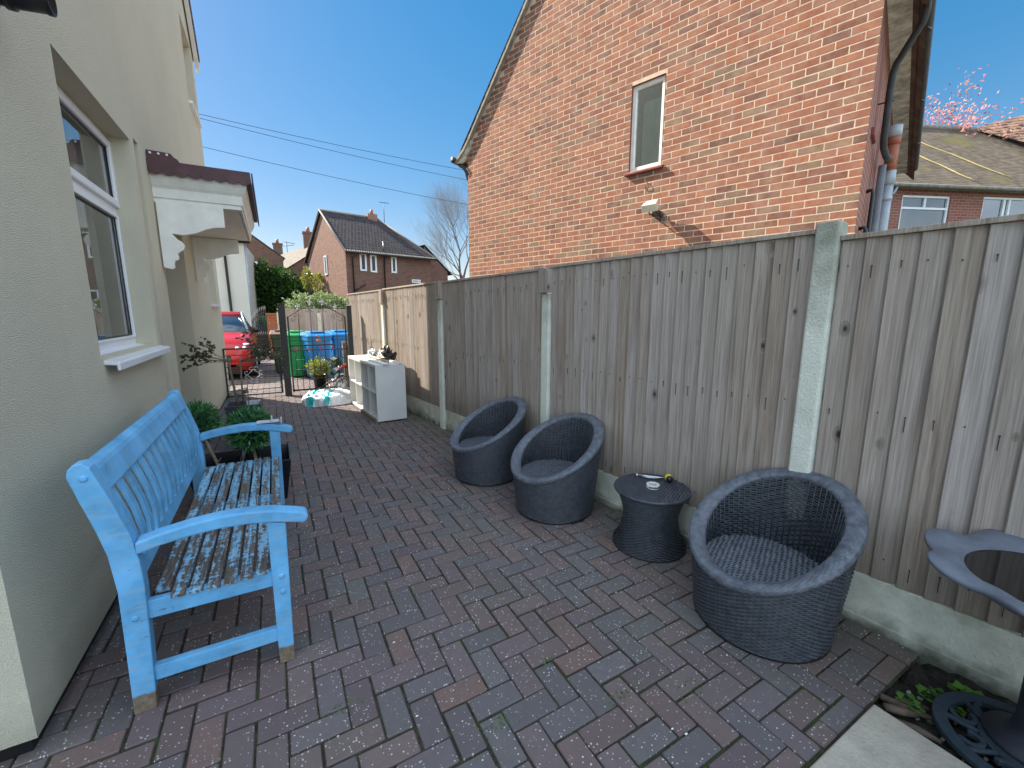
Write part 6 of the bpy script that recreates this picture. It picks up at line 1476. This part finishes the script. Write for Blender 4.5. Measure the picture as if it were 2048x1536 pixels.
mb = MB(); mb.lathe([(.25, .606), (.0005, .606)], (bc[0], bc[1], 0), 48, cap=False); mb.build('water', water_mat(), BB)
mb = MB(); mb.lathe([(.001, .02), (.12, .02), (.12, .035), (.075, .05), (.06, .08), (.052, .12), (.052, .36), (.058, .45), (.075, .52), (.10, .545), (.001, .545)], (bc[0], bc[1], 0), 32); mb.build('column', M['darkcol'], BB)
# openwork cast base: ring, inner ring and scrolls
mb = MB(); cb = (2.09, .20)
def flat_ring(r0, r1, z0=.0, z1=.022, n=64, a0=0, a1=2 * pi, c=cb):
    secs = []; m_ = int(n * (a1 - a0) / (2 * pi)) + 1
    for k in range(m_ + (0 if a1 - a0 > 6.28 else 1)):
        t = a0 + (a1 - a0) * k / m_; secs.append([(c[0] + r * cos(t), c[1] + r * sin(t), z) for r, z in ((r0, z0), (r1, z0), (r1, z1), (r0, z1))])
    mb.strip(secs, a1 - a0 > 6.28, a1 - a0 <= 6.28, None, False)
flat_ring(.175, .215); flat_ring(.07, .10)
for k in range(8):
    t = 2 * pi * k / 8; c = (cb[0] + .137 * cos(t), cb[1] + .137 * sin(t)); flat_ring(.022, .038, c=c, a0=t, a1=t + 4.4, n=28)
    p0 = (cb[0] + .095 * cos(t + .4), cb[1] + .095 * sin(t + .4), .012); p1 = (cb[0] + .18 * cos(t + .25), cb[1] + .18 * sin(t + .25), .012); mb.tube([p0, p1], .010, 6)
mb.build('base', M['mat_iron'], BB, bevel=.003)
mb = MB()
def wleaf(c, n, L):
    for k in range(n):
        a = 2 * pi * k / n + rnd(-.2, .2); L = L * 1.0; d = Vector((cos(a), sin(a), rnd(.2, .6))).normalized(); s_ = Vector((-sin(a), cos(a), 0)); p = Vector(c); w = L * .42
        q = [p, p + d * L * .4, p + d * L * .6 + s_ * w, p + d * L, p + d * L * .6 - s_ * w]; mb.add([q[1], q[2], q[3], q[4]], [(0, 1, 2, 3)], (rnd(0, 1), 0, 0)); mb.tube([q[0], q[1]], .0015, 4, col=(.2, 0, 0))
for (x, y, n, L) in ((2.02, .47, 5, .03), (2.12, .44, 6, .034), (2.16, .42, 4, .028), (2.24, .37, 8, .042), (2.20, .36, 5, .03), (2.0, .44, 4, .022), (2.08, .38, 4, .022), (2.13, .36, 5, .02), (2.26, .34, 6, .035)): wleaf((x, y, -.01), n + 1, L * 1.35)
o = mb.build('weeds', M['leaf_weed']); tag(o, 'small bright green weeds in the soil beside the gravel board', 'weeds', kind='stuff')
mb = MB(); rs = random.Random(2)
for k in range(90):
    c = (rs.uniform(1.9, 2.3), rs.uniform(-.1, .5), -.03); mb.ball(c, rs.uniform(.003, .011), 4, sq=(1.2, .8, .6))
o = mb.build('pebbles', simple('pale_pebble', (.35, .33, .3), .8, .4, 40)); tag(o, 'scattered pale pebbles in the dark soil bed', 'pebbles', kind='stuff')
mb = MB()
for (a, b, r) in (((1.90, .50, .0), (1.99, .43, -.02), .014), ((1.95, .53, -.005), (2.02, .40, -.02), .012), ((1.87, .47, -.01), (1.93, .35, -.02), .012), ((2.0, .5, -.015), (2.06, .42, -.02), .010)): mb.tube([a, [(a[i] + b[i]) / 2 + rnd(-.01, .01) for i in range(3)], b], [r, r * 1.2, r * .7], 6)
o = mb.build('bark_scraps', simple('damp_bark', (.11, .08, .055), .9, .5, 30, .5)); tag(o, 'broken bark and wood scraps at the edge of the soil bed', 'bark', kind='stuff')
# pale chips on the paving
mb = MB(); rs = random.Random(7)
for k in range(60):
    x = rs.uniform(-.4, 1.9); y = rs.uniform(.5, 6); c = (x, y, .003); mb.ball(c, rs.uniform(.002, .006), 4, sq=(1.4, .8, .4))
o = mb.build('grit', M['tape']); tag(o, 'pale crumbs of grit scattered over the block paving', 'grit', kind='stuff')
for (x, y, n) in ((1.36, .93, 26), (.93, 1.32, 12), (.75, 1.2, 8), (1.08, 1.06, 8), (.2, 2.4, 8)): pass
mb = MB(); rs = random.Random(9)
for k in range(260):
    cx, cy, s_ = rs.choice(((1.33, .905, .05), (1.36, .935, .035), (.91, 1.30, .03), (.60, 1.15, .04), (1.05, 1.02, .03), (.12, 1.5, .03)))
    c = Vector((cx + rs.gauss(0, s_), cy + rs.gauss(0, s_ * .5), .0)); a = rs.uniform(0, 6.28); d = Vector((cos(a), sin(a), rs.uniform(.3, 1))).normalized(); q = Vector((-sin(a), cos(a), 0)); L = rs.uniform(.004, .010)
    mb.add([c, c + d * L * .5 + q * L * .4, c + d * L, c + d * L * .5 - q * L * .4], [(0, 1, 2, 3)], (rs.random(), 0, 0))
o = mb.build('moss', M['leaf_weed']); tag(o, 'tiny green moss and seedlings in the joints of the paving', 'moss', kind='stuff')

for o in list(bpy.data.objects):
    for k in ('_part', '_local'):
        if k in o: del o[k]
